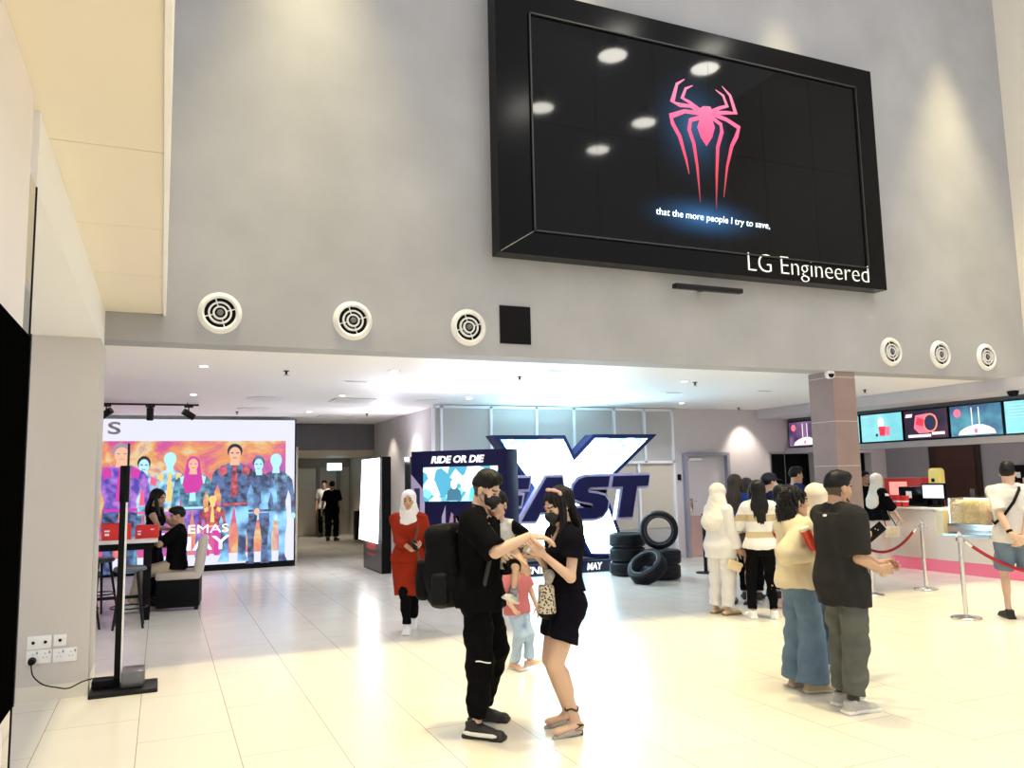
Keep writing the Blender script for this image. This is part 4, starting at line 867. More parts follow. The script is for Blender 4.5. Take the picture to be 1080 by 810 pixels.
bm = bmesh.new(); add_prism(bm, xo, (0, 0, 0), (1, 0, 0), (0, 0, 1), -.32); bm_obj('big_letter', bm, mat('sign_navy', (.005,.010,.06), .45, spec=.25), sg)
def lit_mat():
    m = bpy.data.materials.new('lit_face'); m.use_nodes = True; nt = m.node_tree; b = nt.nodes['Principled BSDF']; L = nt.links.new
    tc = nt.nodes.new('ShaderNodeTexCoord'); mp = nt.nodes.new('ShaderNodeMapping'); mp.inputs['Scale'].default_value = (1, 1, 2.2); L(tc.outputs['Object'], mp.inputs[0])
    v = nt.nodes.new('ShaderNodeTexVoronoi'); v.distance = 'CHEBYCHEV'; v.inputs['Scale'].default_value = 9; L(mp.outputs[0], v.inputs['Vector'])
    sx = nt.nodes.new('ShaderNodeSeparateXYZ'); L(tc.outputs['Object'], sx.inputs[0]); mr = nt.nodes.new('ShaderNodeMapRange'); mr.inputs[1].default_value = 2.02; mr.inputs[2].default_value = 2.36; L(sx.outputs['Z'], mr.inputs[0])
    sp_ = nt.nodes.new('ShaderNodeSeparateColor'); L(v.outputs['Color'], sp_.inputs[0]); mu = nt.nodes.new('ShaderNodeMath'); mu.operation = 'MULTIPLY'; L(sp_.outputs[0], mu.inputs[0]); L(mr.outputs[0], mu.inputs[1])
    gt = nt.nodes.new('ShaderNodeMath'); gt.operation = 'GREATER_THAN'; gt.inputs[1].default_value = .42; L(mu.outputs[0], gt.inputs[0])
    mx = nt.nodes.new('ShaderNodeMix'); mx.data_type = 'RGBA'; L(gt.outputs[0], mx.inputs[0]); mx.inputs[6].default_value = (.50,.84,1.,1); mx.inputs[7].default_value = (.012,.075,.10,1)
    L(mx.outputs[2], b.inputs['Emission Color']); b.inputs['Emission Strength'].default_value = 8; b.inputs['Base Color'].default_value = (.8,.8,.8,1)
    return m
xi = inset(xo, .075); bm = bmesh.new(); add_prism(bm, xi, (0, -.001, 0), (1, 0, 0), (0, 0, 1), .012); bm_obj('lit_face', bm, lit_mat(), sg)
# word: heavy slanted capitals, one mesh per letter, each with a pale outline behind
GL = {'F': [[(0,0),(0,1),(.78,1),(.78,.74),(.32,.74),(.32,.60),(.68,.60),(.68,.36),(.32,.36),(.32,0)]],
      'A': [[(0,0),(.38,1),(.72,1),(1.02,0),(.70,0),(.65,.19),(.36,.19),(.30,0)]],
      'S': [[(.02,.0),(.62,.0),(.78,.06),(.86,.2),(.86,.40),(.76,.53),(.60,.58),(.36,.62),(.33,.68),(.37,.74),(.80,.74),(.80,1.),(.25,1.),(.09,.94),(.0,.8),(.0,.6),(.09,.46),(.26,.40),(.50,.36),(.54,.31),(.50,.26),(.02,.26)]],
      'T': [[(.0,1),(.86,1),(.86,.74),(.59,.74),(.59,0),(.27,0),(.27,.74),(.0,.74)]]}
yF = SY-.28; xl = ony(512, 548, yF).x-6.6; xr = ony(686, 545, yF).x-6.6; zb = ony(600, 548, yF).z; zt = ony(600, 503, yF).z; hh = zt-zb
ww = {'F': .74, 'A': 1.0, 'S': .88, 'T': .86}; tot = sum(ww.values())+.10; sc = (xr-xl-.20*hh)/tot; x_ = xl; shr = .22
for ch in 'FAST':
    pts = [(x_+u*sc+w_*hh*shr, w_*hh) for u, w_ in GL[ch][0]]
    bm = bmesh.new(); add_prism(bm, inset(pts, -.045), (0, yF-SY+.02, zb), (1, 0, 0), (0, 0, 1), -.12); o1 = bm_obj('letter', bm, mat('outline_lilac', (.55,.52,.80), .45), sg)
    bm = bmesh.new(); add_prism(bm, pts, (0, yF-SY-.022, zb), (1, 0, 0), (0, 0, 1), -.04); bm_obj('letter_face', bm, mat('word_navy', (.006,.007,.07), .45, spec=.25), o1)
    x_ += (ww[ch]+.03)*sc
box('plinth', -.98, .95, -.12, .32, 0, .20, mat('plinth_navy', (.006,.008,.05), .35), sg, .006)
a = S2(550, 604.0, SY-.14); b_ = S2(636.5, 599.5, SY-.14)
text('date_line', 'CINEMAS', (a[0]-6.6, -.128, .04), (1, 0, 0), (0, 0, 1), 1, M['slogan_white'], sg, .006, shear=.15, bold=.03, width=.85, height=.125)
text('date_line', 'MAY', (b_[0]-6.6-.32, -.128, .04), (1, 0, 0), (0, 0, 1), 1, M['slogan_white'], sg, .006, shear=.15, bold=.03, width=.31, height=.125)

# ------------------------------------------------------------------ tyres
def tyre_bm(R=.31, w=.23, r=.205):
    bm = bmesh.new(); pr = [(r, -w*.36), (r+.02, -w*.44), (R-.06, -w*.5), (R-.02, -w*.44), (R, -w*.30)]
    for k in range(4): z = -w*.30+w*.6*(k+.5)/4; pr += [(R, z-w*.05), (R-.008, z-w*.04), (R-.008, z+w*.04), (R, z+w*.05)]
    pr += [(R, w*.30), (R-.02, w*.44), (R-.06, w*.5), (r+.02, w*.44), (r, w*.36), (r-.012, 0)]
    add_lathe(bm, pr, 48, closed=True); return bm
def tyre_thing():
    r = empty('tyre', (0, 0, 0)); bm_obj('casing', tyre_bm(), M['rubber'], r, True)
    bm = bmesh.new()
    for z in (-.1155, .1155): add_lathe(bm, [(.225, z), (.225, z*1.01), (.232, z*1.01), (.232, z)], 40, closed=True)
    bm_obj('rim_line', bm, mat('tyre_line', (.16,.17,.22), .4), r); return r
T0 = tyre_thing(); first = True
def tyre(loc, R_, label):
    global first
    o = T0 if first else copy_tree(T0); first = False
    o.location = loc; o.rotation_mode = 'QUATERNION'; o.rotation_quaternion = R_.to_quaternion(); tag(o, label, 'tyre', 'tyres beside the big letters')
I3 = Matrix.Identity(3); p = onz(660, 604); bx = Vector((7.32, 12.05, 0))
for k, nm in enumerate(('bottom tyre of the three-high stack behind the standing tyre', 'middle tyre of the three-high stack behind the standing tyre', 'top tyre of the three-high stack below letter T')): tyre((bx.x, bx.y, .12+.235*k), I3, nm)
fx = Vector((7.50, 11.30, 0))
for k, nm in enumerate(('bottom tyre of the pair under the upright tyre', 'upper tyre of the pair carrying the upright tyre')): tyre((fx.x+.03*k, fx.y+.02*k, .12+.235*k), I3, nm)
tyre((fx.x-.02, fx.y, .475+.312), (Matrix.Rotation(rad(-35), 3, 'Z') @ Matrix.Rotation(PI/2, 3, 'X')), 'upright tyre standing on a pair of flat tyres')
tyre((7.02, 10.98, .245), (Matrix.Rotation(rad(-20), 3, 'Z') @ Matrix.Rotation(rad(-35), 3, 'Y') @ Matrix.Rotation(rad(22), 3, 'X')), 'tyre leaning on the floor against the flat pair')

# ------------------------------------------------------------------ high table, stools, armchair, boxes
tb = empty('high_table', (-.95, 11.75, 0), 0, 'long high bar table with pale top and black legs by the poster', 'table')
box('tabletop', -1.2, .92, -.42, .42, .965, 1.005, mat('table_pale', (.72,.68,.66), .3), tb, .004)
box('apron', -1.15, .87, -.37, .37, .88, .963, M['black_matt'], tb)
for x in (-1.08, .80): 
    for y in (-.31, .31): box('leg', x-.045, x+.045, y-.045, y+.045, 0, .88, M['black_matt'], tb, .004)
box('footrail', -1.08, .80, -.02, .02, .24, .28, M['black_metal'], tb)
def stool():
    r = empty('bar_stool', (0, 0, 0))
    bm = bmesh.new(); add_lathe(bm, [(0, .66), (.16, .66), (.185, .675), (.185, .70), (.165, .72), (0, .725)], 28); bm_obj('seat', bm, mat('stool_seat', (.10,.105,.12), .45), r, True)
    for k in range(4):
        a = PI/4+k*PI/2; bm = bmesh.new(); add_cyl(bm, (math.cos(a)*.23, math.sin(a)*.23, .0), (math.cos(a)*.12, math.sin(a)*.12, .67), .014, .019, 10); bm_obj('leg', bm, M['black_metal'], r, True)
    bm = bmesh.new(); pts = [(.205*math.cos(t*PI/12), .205*math.sin(t*PI/12), .24) for t in range(25)]; add_tube(bm, pts, .009, 8); bm_obj('foot_ring', bm, M['black_metal'], r, True)
    return r
st = stool()
for i, (x, y, lb) in enumerate(((-.33, 10.95, 'black bar stool nearest, in front of table beside the upright stand'), (-.86, 11.02, 'black bar stool half hidden by left column'), (-.75, 12.5, 'black bar stool on far side of the high table'))):
    o = st if i == 0 else copy_tree(st); o.location = (x, y, 0); o.rotation_euler = (0, 0, i*.5); tag(o, lb, 'stool', 'stools around the high table')
bx = empty('drink_box', (0, 0, 0))
bm = bmesh.new(); add_box(bm, (0, 0, .10), (.34, .20, .20), .004); ca = bm_obj('carton', bm, M['red_card'], bx)
bm = bmesh.new(); add_box(bm, (-.11, -.1012, .115), (.06, .002, .02)); add_box(bm, (-.11, -.1012, .07), (.05, .002, .03)); add_box(bm, (.08, -.1012, .14), (.05, .002, .015)); bm_obj('white_marks', bm, M['white_plastic'], ca)
bm = bmesh.new(); add_box(bm, (-.05, 0, .205), (.22, .12, .012), .003); bm_obj('lid_flap', bm, mat('red_dark', (.5,.01,.02), .5), bx)
for i, (x, y, rz, sx, lb) in enumerate(((-.52, 11.62, .05, 1.0, 'larger red carton on high table left of the upright stand'), (-.16, 11.72, -.1, .8, 'smaller red carton on high table right of the upright stand'))):
    o = bx if i == 0 else copy_tree(bx); o.location = (x, y, 1.006); o.rotation_euler = (0, 0, rz); o.scale = (sx, sx, sx); tag(o, lb, 'carton', 'red cartons on the high table')
ch = empty('armchair', (.26, 12.28, 0), rad(84), 'beige upholstered high armchair with dark boxed base under seated man', 'chair')
fb = mat('chair_beige', (.60,.53,.45), .8, noise=.06)
box('base', -.28, .28, -.27, .27, .04, .40, M['black_matt'], ch, .01); box('seat', -.29, .29, -.28, .29, .405, .51, fb, ch, .03)
V, Q = sculpt([('u', rbox((0, -.27, .70), (.29, .055, .28), .05, rot('X', 8)), 0)], .016); vq_obj('backrest', (V, Q), fb, ch)
for s in (-1, 1): box('leg', s*.24-.025, s*.24+.025, -.26, -.21, 0, .04, M['black_metal'], ch)

# upright stand at the column
up = empty('scanner_stand', (-.25, 7.68, 0), 0, 'thin black upright stand seen edge on beside the left column', 'stand')
box('base_plate', -.25, .26, -.22, .16, 0, .035, M['black_metal'], up, .006); box('base_block', -.02, .16, -.14, .12, .036, .17, mat('dark_grey_metal', (.16,.16,.17), .3, metal=.6), up, .02)
box('foot', -.24, -.05, -.05, .12, .036, .10, M['black_matt'], up, .008)
box('post', -.075, -.030, -.06, .06, .036, 1.62, M['black_matt'], up, .004); box('edge_strip', -.029, -.016, -.055, .05, .10, 1.62, M['white_plastic'], up)
box('head_unit', -.08, -.005, -.07, .07, 1.55, 1.86, M['black_gloss'], up, .008); box('tip', -.03, -.012, -.01, .01, 1.86, 2.05, M['black_metal'], up)
# sockets, plug and lead on the column
skt = [(-.956, -.786, .400, .512, 2, 'white double wall plate at top left of the four'), (-.771, -.679, .410, .510, 1, 'small square white wall plate at top right of the four'), (-.958, -.782, .287, .402, 0, 'white socket plate with the black plug in it'), (-.773, -.600, .283, .398, 0, 'white empty double socket at lower right of the four')]
for a, c, z0, z1, nd, lb in skt:
    r = empty('wall_socket', ((a+c)/2, 7.62, (z0+z1)/2), 0, lb, 'socket', 'white plates on the left column'); w, h = c-a, z1-z0
    plt = box('plate', -w/2, w/2, -.010, 0, -h/2+.004, h/2-.004, M['white_plastic'], r, .003)
    for k in range(nd): bm = bmesh.new(); x = 0 if nd == 1 else (-w/4, w/4)[k]; add_cyl(bm, (x, -.010, 0), (x, -.016, 0), .012); bm_obj('jack', bm, M['black_matt'], plt)
    if nd == 0:
        for x in (-w/4, w/4): 
            bm = bmesh.new()
            for u, z in ((0, .022), (-.012, -.008), (.012, -.008)): add_box(bm, (x+u, -.0105, z), (.006, .002, .010))
            add_box(bm, (x+.03, -.011, .03), (.012, .004, .02)); bm_obj('pin_hole', bm, mat('socket_grey', (.3,.3,.3), .5), plt)
cb = empty('power_lead', (-.915, 7.60, .316), 0, 'black plug and lead running from wall socket to the upright stand', 'cable')
bm = bmesh.new(); add_cyl(bm, (0, .01, 0), (0, -.05, 0), .03, .024, 16); bm_obj('plug', bm, M['black_matt'], cb, True)
P_ = [(0, -.04, -.02), (.02, -.07, -.10), (.09, -.08, -.17), (.18, -.07, -.205), (.27, -.06, -.225), (.36, -.05, -.19), (.46, -.03, -.175), (.62, .02, -.20)]
sm = []; 
for i in range(len(P_)-1):
    p0, p1, p2, p3 = [Vector(P_[max(0, min(len(P_)-1, i+k))]) for k in (-1, 0, 1, 2)]
    for t in range(5): t /= 5; sm.append(.5*((2*p1)+(p2-p0)*t+(2*p0-5*p1+4*p2-p3)*t*t+(3*p1-p0-3*p2+p3)*t**3))
sm.append(Vector(P_[-1])); bm = bmesh.new(); add_tube(bm, sm, .005, 8); bm_obj('lead', bm, M['black_matt'], cb, True)

# ------------------------------------------------------------------ snack counter, screens and kitchen
struct(box('beam_counter', 11.72, 12.52, 3.5, YB-.01, 2.83, CEIL-.002, mat('beam_grey', (.55,.52,.55), .7)))
struct(box('trim_5', 12.50, 12.62, 3.5, YB-.01, 2.08, 2.19, mat('header_grey', (.42,.40,.42), .6)))
struct(box('wall_header_counter', 12.64, 12.8, 3.5, YB-.01, 2.08, CEIL-.002, M['concrete_dark']))
struct(box('wall_kitchen', 15.5, 15.7, 2, YB-.01, 0, CEIL, mat('kitchen_grey', (.27,.26,.29), .5, noise=.08)))
o = empty('door_3', (15.5, 12.05, 0)); struct(o)
box('frame', -.05, -.002, -.60, .60, .0, 2.24, mat('dark_brown_frame', (.02,.012,.010), .4), o); box('leaf', -.07, -.05, -.50, .42, .0, 2.14, mat('brown_door', (.045,.014,.009), .45, noise=.15), o)
bm = bmesh.new(); add_box(bm, (-.08, -.40, 1.1), (.02, .10, .30), .004); bm_obj('push_plate', bm, M['steel'], o)
def menu_mat(name, bg, seed, fig):
    m = bpy.data.materials.new(name); m.use_nodes = True; nt = m.node_tree; b = nt.nodes['Principled BSDF']; L = nt.links.new
    tc = nt.nodes.new('ShaderNodeTexCoord'); mp = nt.nodes.new('ShaderNodeMapping'); mp.inputs['Location'].default_value = (seed, seed*2, 0); L(tc.outputs['Object'], mp.inputs[0])
    n = nt.nodes.new('ShaderNodeTexNoise'); n.inputs['Scale'].default_value = 2.4; L(mp.outputs[0], n.inputs['Vector'])
    r = nt.nodes.new('ShaderNodeValToRGB'); r.color_ramp.elements[0].color = (*bg, 1); r.color_ramp.elements[1].color = (*fig, 1); r.color_ramp.elements[0].position = .42; r.color_ramp.elements[1].position = .75
    L(n.outputs['Fac'], r.inputs[0]); L(r.outputs[0], b.inputs['Emission Color']); b.inputs['Emission Strength'].default_value = 1.; b.inputs['Base Color'].default_value = (.02,.02,.02,1); b.inputs['Roughness'].default_value = .2
    return m
SX = 12.6
def scr(y0, y1, m, label, deco=None, z0=2.205, z1=2.765):
    w = y1-y0; r = empty('menu_screen', (SX, (y0+y1)/2, z0), 0, label, 'screen', 'menu screens over the snack counter')
    cs = box('case', .0, .035, -w/2, w/2, 0, z1-z0, M['black_gloss'], r); ds = box('display', -.004, -.001, -w/2+.02, w/2-.02, .02, z1-z0-.02, m, cs)
    if deco: deco(cs, w, z1-z0)
    return r
def flat(r, name, pts, m, dx=.006):      # outline on the display, seen from the hall: u runs left to right (towards -Y)
    bm = bmesh.new(); vs = [bm.verts.new((-dx, -u, z)) for u, z in pts]; f = bm.faces.new(vs); f.normal_update(); bmesh.ops.triangulate(bm, faces=[f], ngon_method='EAR_CLIP'); bm_obj(name, bm, m, r)
disc = lambda cu, cz, ru, rz, n=20: [(cu+ru*math.cos(2*PI*k/n), cz+rz*math.sin(2*PI*k/n)) for k in range(n)]
gr, gw, gd, gp_, go = glow('screen_red', (.60,.02,.05), 1.), glow('screen_white', (1.,.90,.90), .8), glow('screen_dark', (.01,.015,.06), .8), glow('screen_pink', (.75,.14,.22), 1.), glow('screen_mint', (.55,.9,.92), 1.)
def d_cup(r, w, h):
    flat(r, 'drink_cup', [(-.04,.12),(.08,.12),(.10,.30),(-.06,.30)], gr); flat(r, 'drink_cup', [(.10,.12),(.19,.12),(.21,.29),(.09,.29)], gp_, .0065); flat(r, 'cream_top', disc(.0, .37, .075, .10), gw, .0055); flat(r, 'small_item', disc(-.11, .14, .03, .03), gd)
    flat(r, 'text_bar', [(-.40,.49),(-.28,.49),(-.28,.505),(-.40,.505)], glow('screen_grey', (.35,.6,.65), 1.))
def d_planet(r, w, h):
    flat(r, 'glow_patch', [(-.25,.22),(-.15,.12),(.05,.12),(.22,.20),(.22,.42),(.05,.47),(-.2,.45)], gp_); flat(r, 'ring', disc(.10, .30, .15, .17), glow('screen_orange', (.9,.22,.14), 1.), .0065); flat(r, 'dark_disc', disc(.10, .30, .12, .14), gd, .007)
    flat(r, 'title_mark', [(-.42,.42),(-.28,.42),(-.26,.48),(-.40,.48)], gw); flat(r, 'price_mark', [(.12,.08),(.38,.08),(.38,.13),(.12,.13)], gw); flat(r, 'text_bar', [(-.38,.05),(.1,.05),(.1,.10),(-.38,.10)], gw, .0055); flat(r, 'heat_patch', [(-.2,.28),(-.05,.24),(-.02,.36),(-.16,.42)], gr, .007)
def d_corn(r, w, h):
    flat(r, 'popcorn_heap', [(-.34,.04),(.36,.04),(.33,.11),(.25,.16),(.14,.20),(.02,.21),(-.1,.19),(-.2,.16),(-.3,.11)], gw); flat(r, 'straw', [(-.07,.2),(-.05,.2),(-.05,.5),(-.07,.5)], gw); flat(r, 'straw', [(.06,.2),(.08,.2),(.08,.5),(.06,.5)], gw); flat(r, 'round_mark', disc(-.33, .42, .07, .075), gp_); flat(r, 'red_dot', disc(.0, .1, .03, .04), gp_, .007)
def d_list(r, w, h):
    for k in range(5): flat(r, 'text_bar', [(-.40,.47-.05*k),(-.15+.04*(k % 2),.47-.05*k),(-.15+.04*(k % 2),.485-.05*k),(-.40,.485-.05*k)], MATS['screen_grey'])
mint = menu_mat('menu_mint', (.15,.48,.53), 1, (.26,.60,.62)); dark = menu_mat('menu_dark', (.008,.004,.02), 3, (.07,.01,.03)); blue = menu_mat('menu_blue', (.015,.06,.14), 5, (.08,.30,.36)); pur = menu_mat('menu_purple', (.03,.015,.06), 8, (.22,.12,.24))
scr(10.81, 11.80, mint, 'pale mint menu screen with red drink cups', d_cup); scr(9.86, 10.79, dark, 'dark menu screen with glowing orange ring', d_planet); scr(8.86, 9.84, blue, 'blue menu screen with white popcorn heap and straws', d_corn); scr(7.88, 8.84, mint, 'pale mint menu screen cut by right picture edge', d_list)
scr(11.82, 12.80, mint, 'narrow slice of mint menu screen right of the stone column', d_list); scr(12.82, 13.80, pur, 'purple menu screen left of the stone column', d_corn)

CX = 11.72
ct = empty('snack_counter', (CX, 9.0, 0), 0, 'cream snack counter with pink glowing base under the menu screens', 'counter')
cm = mat('counter_cream', (.80,.70,.60), .3)
box('high_front', 0, .75, .58, 1.72, .20, 1.0, cm, ct, .02); box('high_top', -.03, .80, .56, 1.75, 1.0, 1.035, mat('counter_top', (.78,.74,.68), .2), ct, .006)
box('low_front', 0, .75, -4.8, .58, .20, .60, cm, ct); box('side_cheek', .02, .70, .44, .58, .60, 1.0, mat('cheek_yellow', (.82,.74,.48), .35), ct)
box('steel_ledge', -.01, .75, -4.8, .44, .60, .635, M['steel'], ct)
box('lit_base', .03, .75, -4.8, 1.70, 0, .199, mat('pink_base', (.74,.17,.25), .35, emit=(1.,.2,.3), estr=.14), ct)
# popcorn warmer: steel tray, glass, popcorn
pwm = empty('popcorn_warmer', (CX+.05, 8.95, .636), 0, 'glass fronted warmer heaped with yellow popcorn on low part of counter', 'popcorn warmer')
box('tray', .0, .60, -1.2, .44, 0, .16, M['steel'], pwm, .006)
glass = mat('clear_glass', (.9,.95,.95), .04, alpha=.10, spec=.4)
box('glass_front', .0, .012, -1.2, .40, .16, .56, glass, pwm)
box('glass_side', .012, .6, .392, .40, .16, .56, glass, pwm); box('glass_roof', .0, .6, -1.2, .40, .56, .572, glass, pwm)
for y in (-1.19, -.4, .39): box('corner_post', .012, .03, y-.012, y+.012, .16, .56, M['steel'], pwm)
def popcorn(n, y0, y1, zf, seed, m, name):
    rs = np.random.RandomState(seed); bm0 = bmesh.new(); bmesh.ops.create_icosphere(bm0, subdivisions=1, radius=1); bv = np.array([v.co[:] for v in bm0.verts]); bf = np.array([[v.index for v in f.verts] for f in bm0.faces]); bm0.free()
    Vv, Ff = [], []; o = 0
    for k in range(n):
        x, y = (rs.uniform(.04, .55), rs.uniform(y0, y1)) if k % 2 else (rs.uniform(.035, .09), rs.uniform(y0, y1)); z = .16+zf(x, y)*(rs.uniform(.85, 1.0) if k % 2 else rs.uniform(.04, 1.0))
        for j in range(3): 
            c = np.array([x, y, z])+rs.uniform(-.012, .012, 3); Vv.append(bv*rs.uniform(.009, .016)*(1+.2*rs.randn(len(bv), 1))+c); Ff.append(bf+o); o += len(bv)
    o_ = mesh_obj(name, np.concatenate(Vv), np.concatenate(Ff), m, pwm, True); o_['kind'] = 'stuff'; return o_
pc = mat('popcorn_yellow', (.86,.60,.13), .7, noise=.25, nscale=30); pc2 = mat('popcorn_caramel', (.66,.34,.04), .6, noise=.3, nscale=30)
hz = lambda x, y: .37-.10*abs(y-.05)-.20*max(0, .22-x)
popcorn(1800, -.22, .38, hz, 2, pc, 'popcorn'); popcorn(1600, -1.18, -.26, lambda x, y: .27-.14*max(0, .2-x), 5, pc2, 'caramel_popcorn')
box('heap', .10, .58, -.24, .36, .16, .40, pc, pwm, .06); box('heap', .10, .58, -1.17, -.25, .16, .32, pc2, pwm, .06)
box('lamp_strip', .25, .35, -1.1, .3, .545, .558, glow('warm_strip', (1.,.8,.5), 6), pwm)
# tills, cups and cartons on the high part
def till(x, y, rz, lb):
    r = empty('till', (x, y, 1.036), rz, lb, 'till'); 
    box('foot', -.09, .09, -.10, .10, 0, .02, M['black_metal'], r, .005); box('neck', -.02, .02, -.03, .03, .02, .14, M['black_metal'], r)
    mo = box('monitor', -.03, .03, -.20, .20, .12, .40, M['black_gloss'], r, .008); box('screen', -.034, -.031, -.17, .17, .15, .37, menu_mat('till_picture', (.75,.85,.95), 2, (.75,.45,.8)), mo); return r
till(CX+.38, 9.86, .3, 'black till with lit screen on counter beside the popcorn warmer')
tb2 = empty('till_cabinet', (CX+.55, 10.35, 1.036), 0, 'black till back with white sticker beside red cartons', 'till'); box('cabinet', -.12, .12, -.28, .28, 0, .34, M['black_gloss'], tb2, .01); box('sticker', -.124, -.121, .0, .12, .14, .26, M['white_plastic'], tb2)
for k, (y, z) in enumerate(((10.52, 0), (10.40, 0), (10.28, 0))):
    r = empty('popcorn_cup', (CX+.18, y, 1.036), 0, ['red paper cup at left end of counter row', 'red paper cup in middle of counter row', 'red paper cup at right of counter row'][k], 'cup', 'red cups on the counter')
    bm = bmesh.new(); add_lathe(bm, [(0, 0), (.045, 0), (.062, .19), (.064, .19), (.060, .185), (.043, .01), (0, .01)], 24); bm_obj('cup', bm, M['red_card'], r, True); bm = bmesh.new(); add_lathe(bm, [(.0535, .08), (.0560, .105), (.0562, .105), (.0537, .08)], 24); bm_obj('band', bm, M['white_plastic'], r)
rm = empty('drinks_dispenser', (CX+1.5, 11.2, 0), 0, 'red drinks dispenser cabinet behind woman in cream headscarf at counter', 'drinks machine')
box('cabinet', -.3, .3, -.42, .42, .9, 1.52, mat('machine_red', (.72,.03,.02), .35), rm, .01); box('base', -.3, .3, -.42, .42, 0, .9, M['black_matt'], rm); box('panel', -.306, -.301, -.1, .3, 1.2, 1.45, mat('panel_pink', (.8,.3,.3), .3, emit=(1,.3,.25), estr=.6), rm); box('spout', -.36, -.30, -.25, .25, 1.05, 1.15, M['black_gloss'], rm)
yt = empty('yellow_dispenser', (CX+.62, 9.98, 1.036), 0, 'yellow rounded dispenser standing above the till', 'dispenser'); V, Q = sculpt([('u', rbox((0, 0, .50), (.09, .12, .16), .06), 0)], .012); vq_obj('body', (V, Q), mat('dispenser_yellow', (.82,.70,.22), .4), yt); box('stand', -.05, .05, -.08, .08, 0, .35, M['black_matt'], yt); box('label_plate', -.096, -.088, -.03, .03, .42, .48, M['black_matt'], yt)
gb = empty('green_basket', (CX+.60, 8.60, 1.21), 0, 'green plastic basket with pink topped bottle on glass warmer', 'basket'); box('basket', -.12, .12, -.24, .24, 0, .07, mat('basket_green', (.12,.45,.08), .45), gb, .012)
bt = empty('bottle', (CX+.60, 8.62, 1.225), 0, 'pale bottle with pink cap standing in the green basket', 'bottle'); bm = bmesh.new(); add_lathe(bm, [(0, 0), (.03, 0), (.032, .10), (.015, .13), (.015, .15), (0, .15)], 20); bm_obj('body', bm, mat('bottle_green', (.5,.75,.4), .3), bt, True); bm = bmesh.new(); add_lathe(bm, [(.018, .148), (.02, .18), (0, .18)], 16); bm_obj('cap', bm, mat('cap_pink', (.85,.3,.35), .4), bt, True)
o = empty('notice_board', (15.49, 10.35, 1.3), 0, 'dark notice board with small papers on kitchen wall', 'notice board'); box('board', -.02, 0, -.35, .55, -.1, .42, M['black_matt'], o)
for k in range(7): box('paper', -.026, -.021, -.3+.115*k, -.22+.115*k, -.05+.11*(k % 3), .06+.11*(k % 3), MATS['white_plastic'] if k % 2 else mat('paper_pink', (.7,.5,.5), .6), o)
o = empty('kitchen_shelf', (14.9, 9.2, 0), 0, 'white back counter along the kitchen wall behind the popcorn', 'counter'); box('cabinet', -.3, .55, -3, 3.2, 0, .9, mat('cab_grey', (.45,.44,.45), .5), o); box('worktop', -.33, .55, -3, 3.2, .9, .94, M['steel'], o)

# ------------------------------------------------------------------ queue posts and ropes
def post():
    r = empty('queue_post', (0, 0, 0)); bm = bmesh.new(); add_lathe(bm, [(0, 0), (.155, 0), (.16, .012), (.15, .024), (.06, .036), (.03, .045), (0, .045)], 36); bm_obj('base', bm, M['steel'], r, True)
    bm = bmesh.new(); add_cyl(bm, (0, 0, .04), (0, 0, .90), .024, n=20); po = bm_obj('pole', bm, M['steel'], r, True)
    bm = bmesh.new(); add_lathe(bm, [(.024, .86), (.042, .862), (.042, .90), (.03, .905), (.018, .915), (.028, .94), (.02, .965), (0, .972)], 24); bm_obj('crown', bm, M['steel'], po, True)
    bm = bmesh.new(); add_tube(bm, [(.045, 0, .88), (.07, 0, .875), (.075, 0, .85)], .007, 8); add_tube(bm, [(-.045, 0, .88), (-.07, 0, .875), (-.075, 0, .85)], .007, 8); bm_obj('hook', bm, M['steel'], po, True); return r
QP = [((8.353, 6.52), 'chrome queue post nearest, at left end of the sagging rope'), ((9.87, 8.29), 'chrome queue post in front of the till, middle of picture right'), ((8.86, 8.30), 'chrome queue post half behind the man in dark shirt'), ((9.35, 9.30), 'farthest chrome queue post, by woman in cream headscarf')]
pp0 = post()
for i, ((x, y), lb) in enumerate(QP):
    o = pp0 if i == 0 else copy_tree(pp0); o.location = (x, y, 0); o.rotation_euler = (0, 0, (.4, 2.0, 1.2, .5)[i]); tag(o, lb, 'queue post', 'chrome queue posts')
def rope(a, b, sag, lb):
    a, b = Vector(a), Vector(b); r = empty('queue_rope', a, 0, lb, 'rope', 'red queue ropes'); d = b-a
    pts = [d*t-Vector((0, 0, sag*4*t*(1-t))) for t in [k/24 for k in range(25)]]
    bm = bmesh.new(); add_tube(bm, pts[1:-1], .019, 12); bm_obj('cord', bm, M['red_rope'], r, True)
    bm = bmesh.new(); add_tube(bm, pts[:2], .021, 10); add_tube(bm, pts[-2:], .021, 10); bm_obj('end_cap', bm, M['steel'], r, True)
rope((8.41, 6.50, .86), (9.75, 5.55, .86), .36, 'red rope sagging from the nearest post behind man in shorts'); rope((9.81, 8.33, .86), (9.38, 9.24, .86), .36, 'red rope hanging left of the middle queue post'); rope((8.88, 8.36, .86), (9.32, 9.25, .86), .30, 'short red rope beside man in dark shirt')
bp = empty('belt_post', (8.557, 11.55, 0), 0, 'black belt barrier post behind woman in white', 'queue post'); bm = bmesh.new(); add_lathe(bm, [(0, 0), (.17, 0), (.17, .015), (.05, .03), (0, .03)], 32); bm_obj('base', bm, M['black_metal'], bp, True); bm = bmesh.new(); add_cyl(bm, (0, 0, .02), (0, 0, .93), .03); add_cyl(bm, (0, 0, .93), (0, 0, 1.0), .036); bm_obj('pole', bm, M['black_metal'], bp, True)

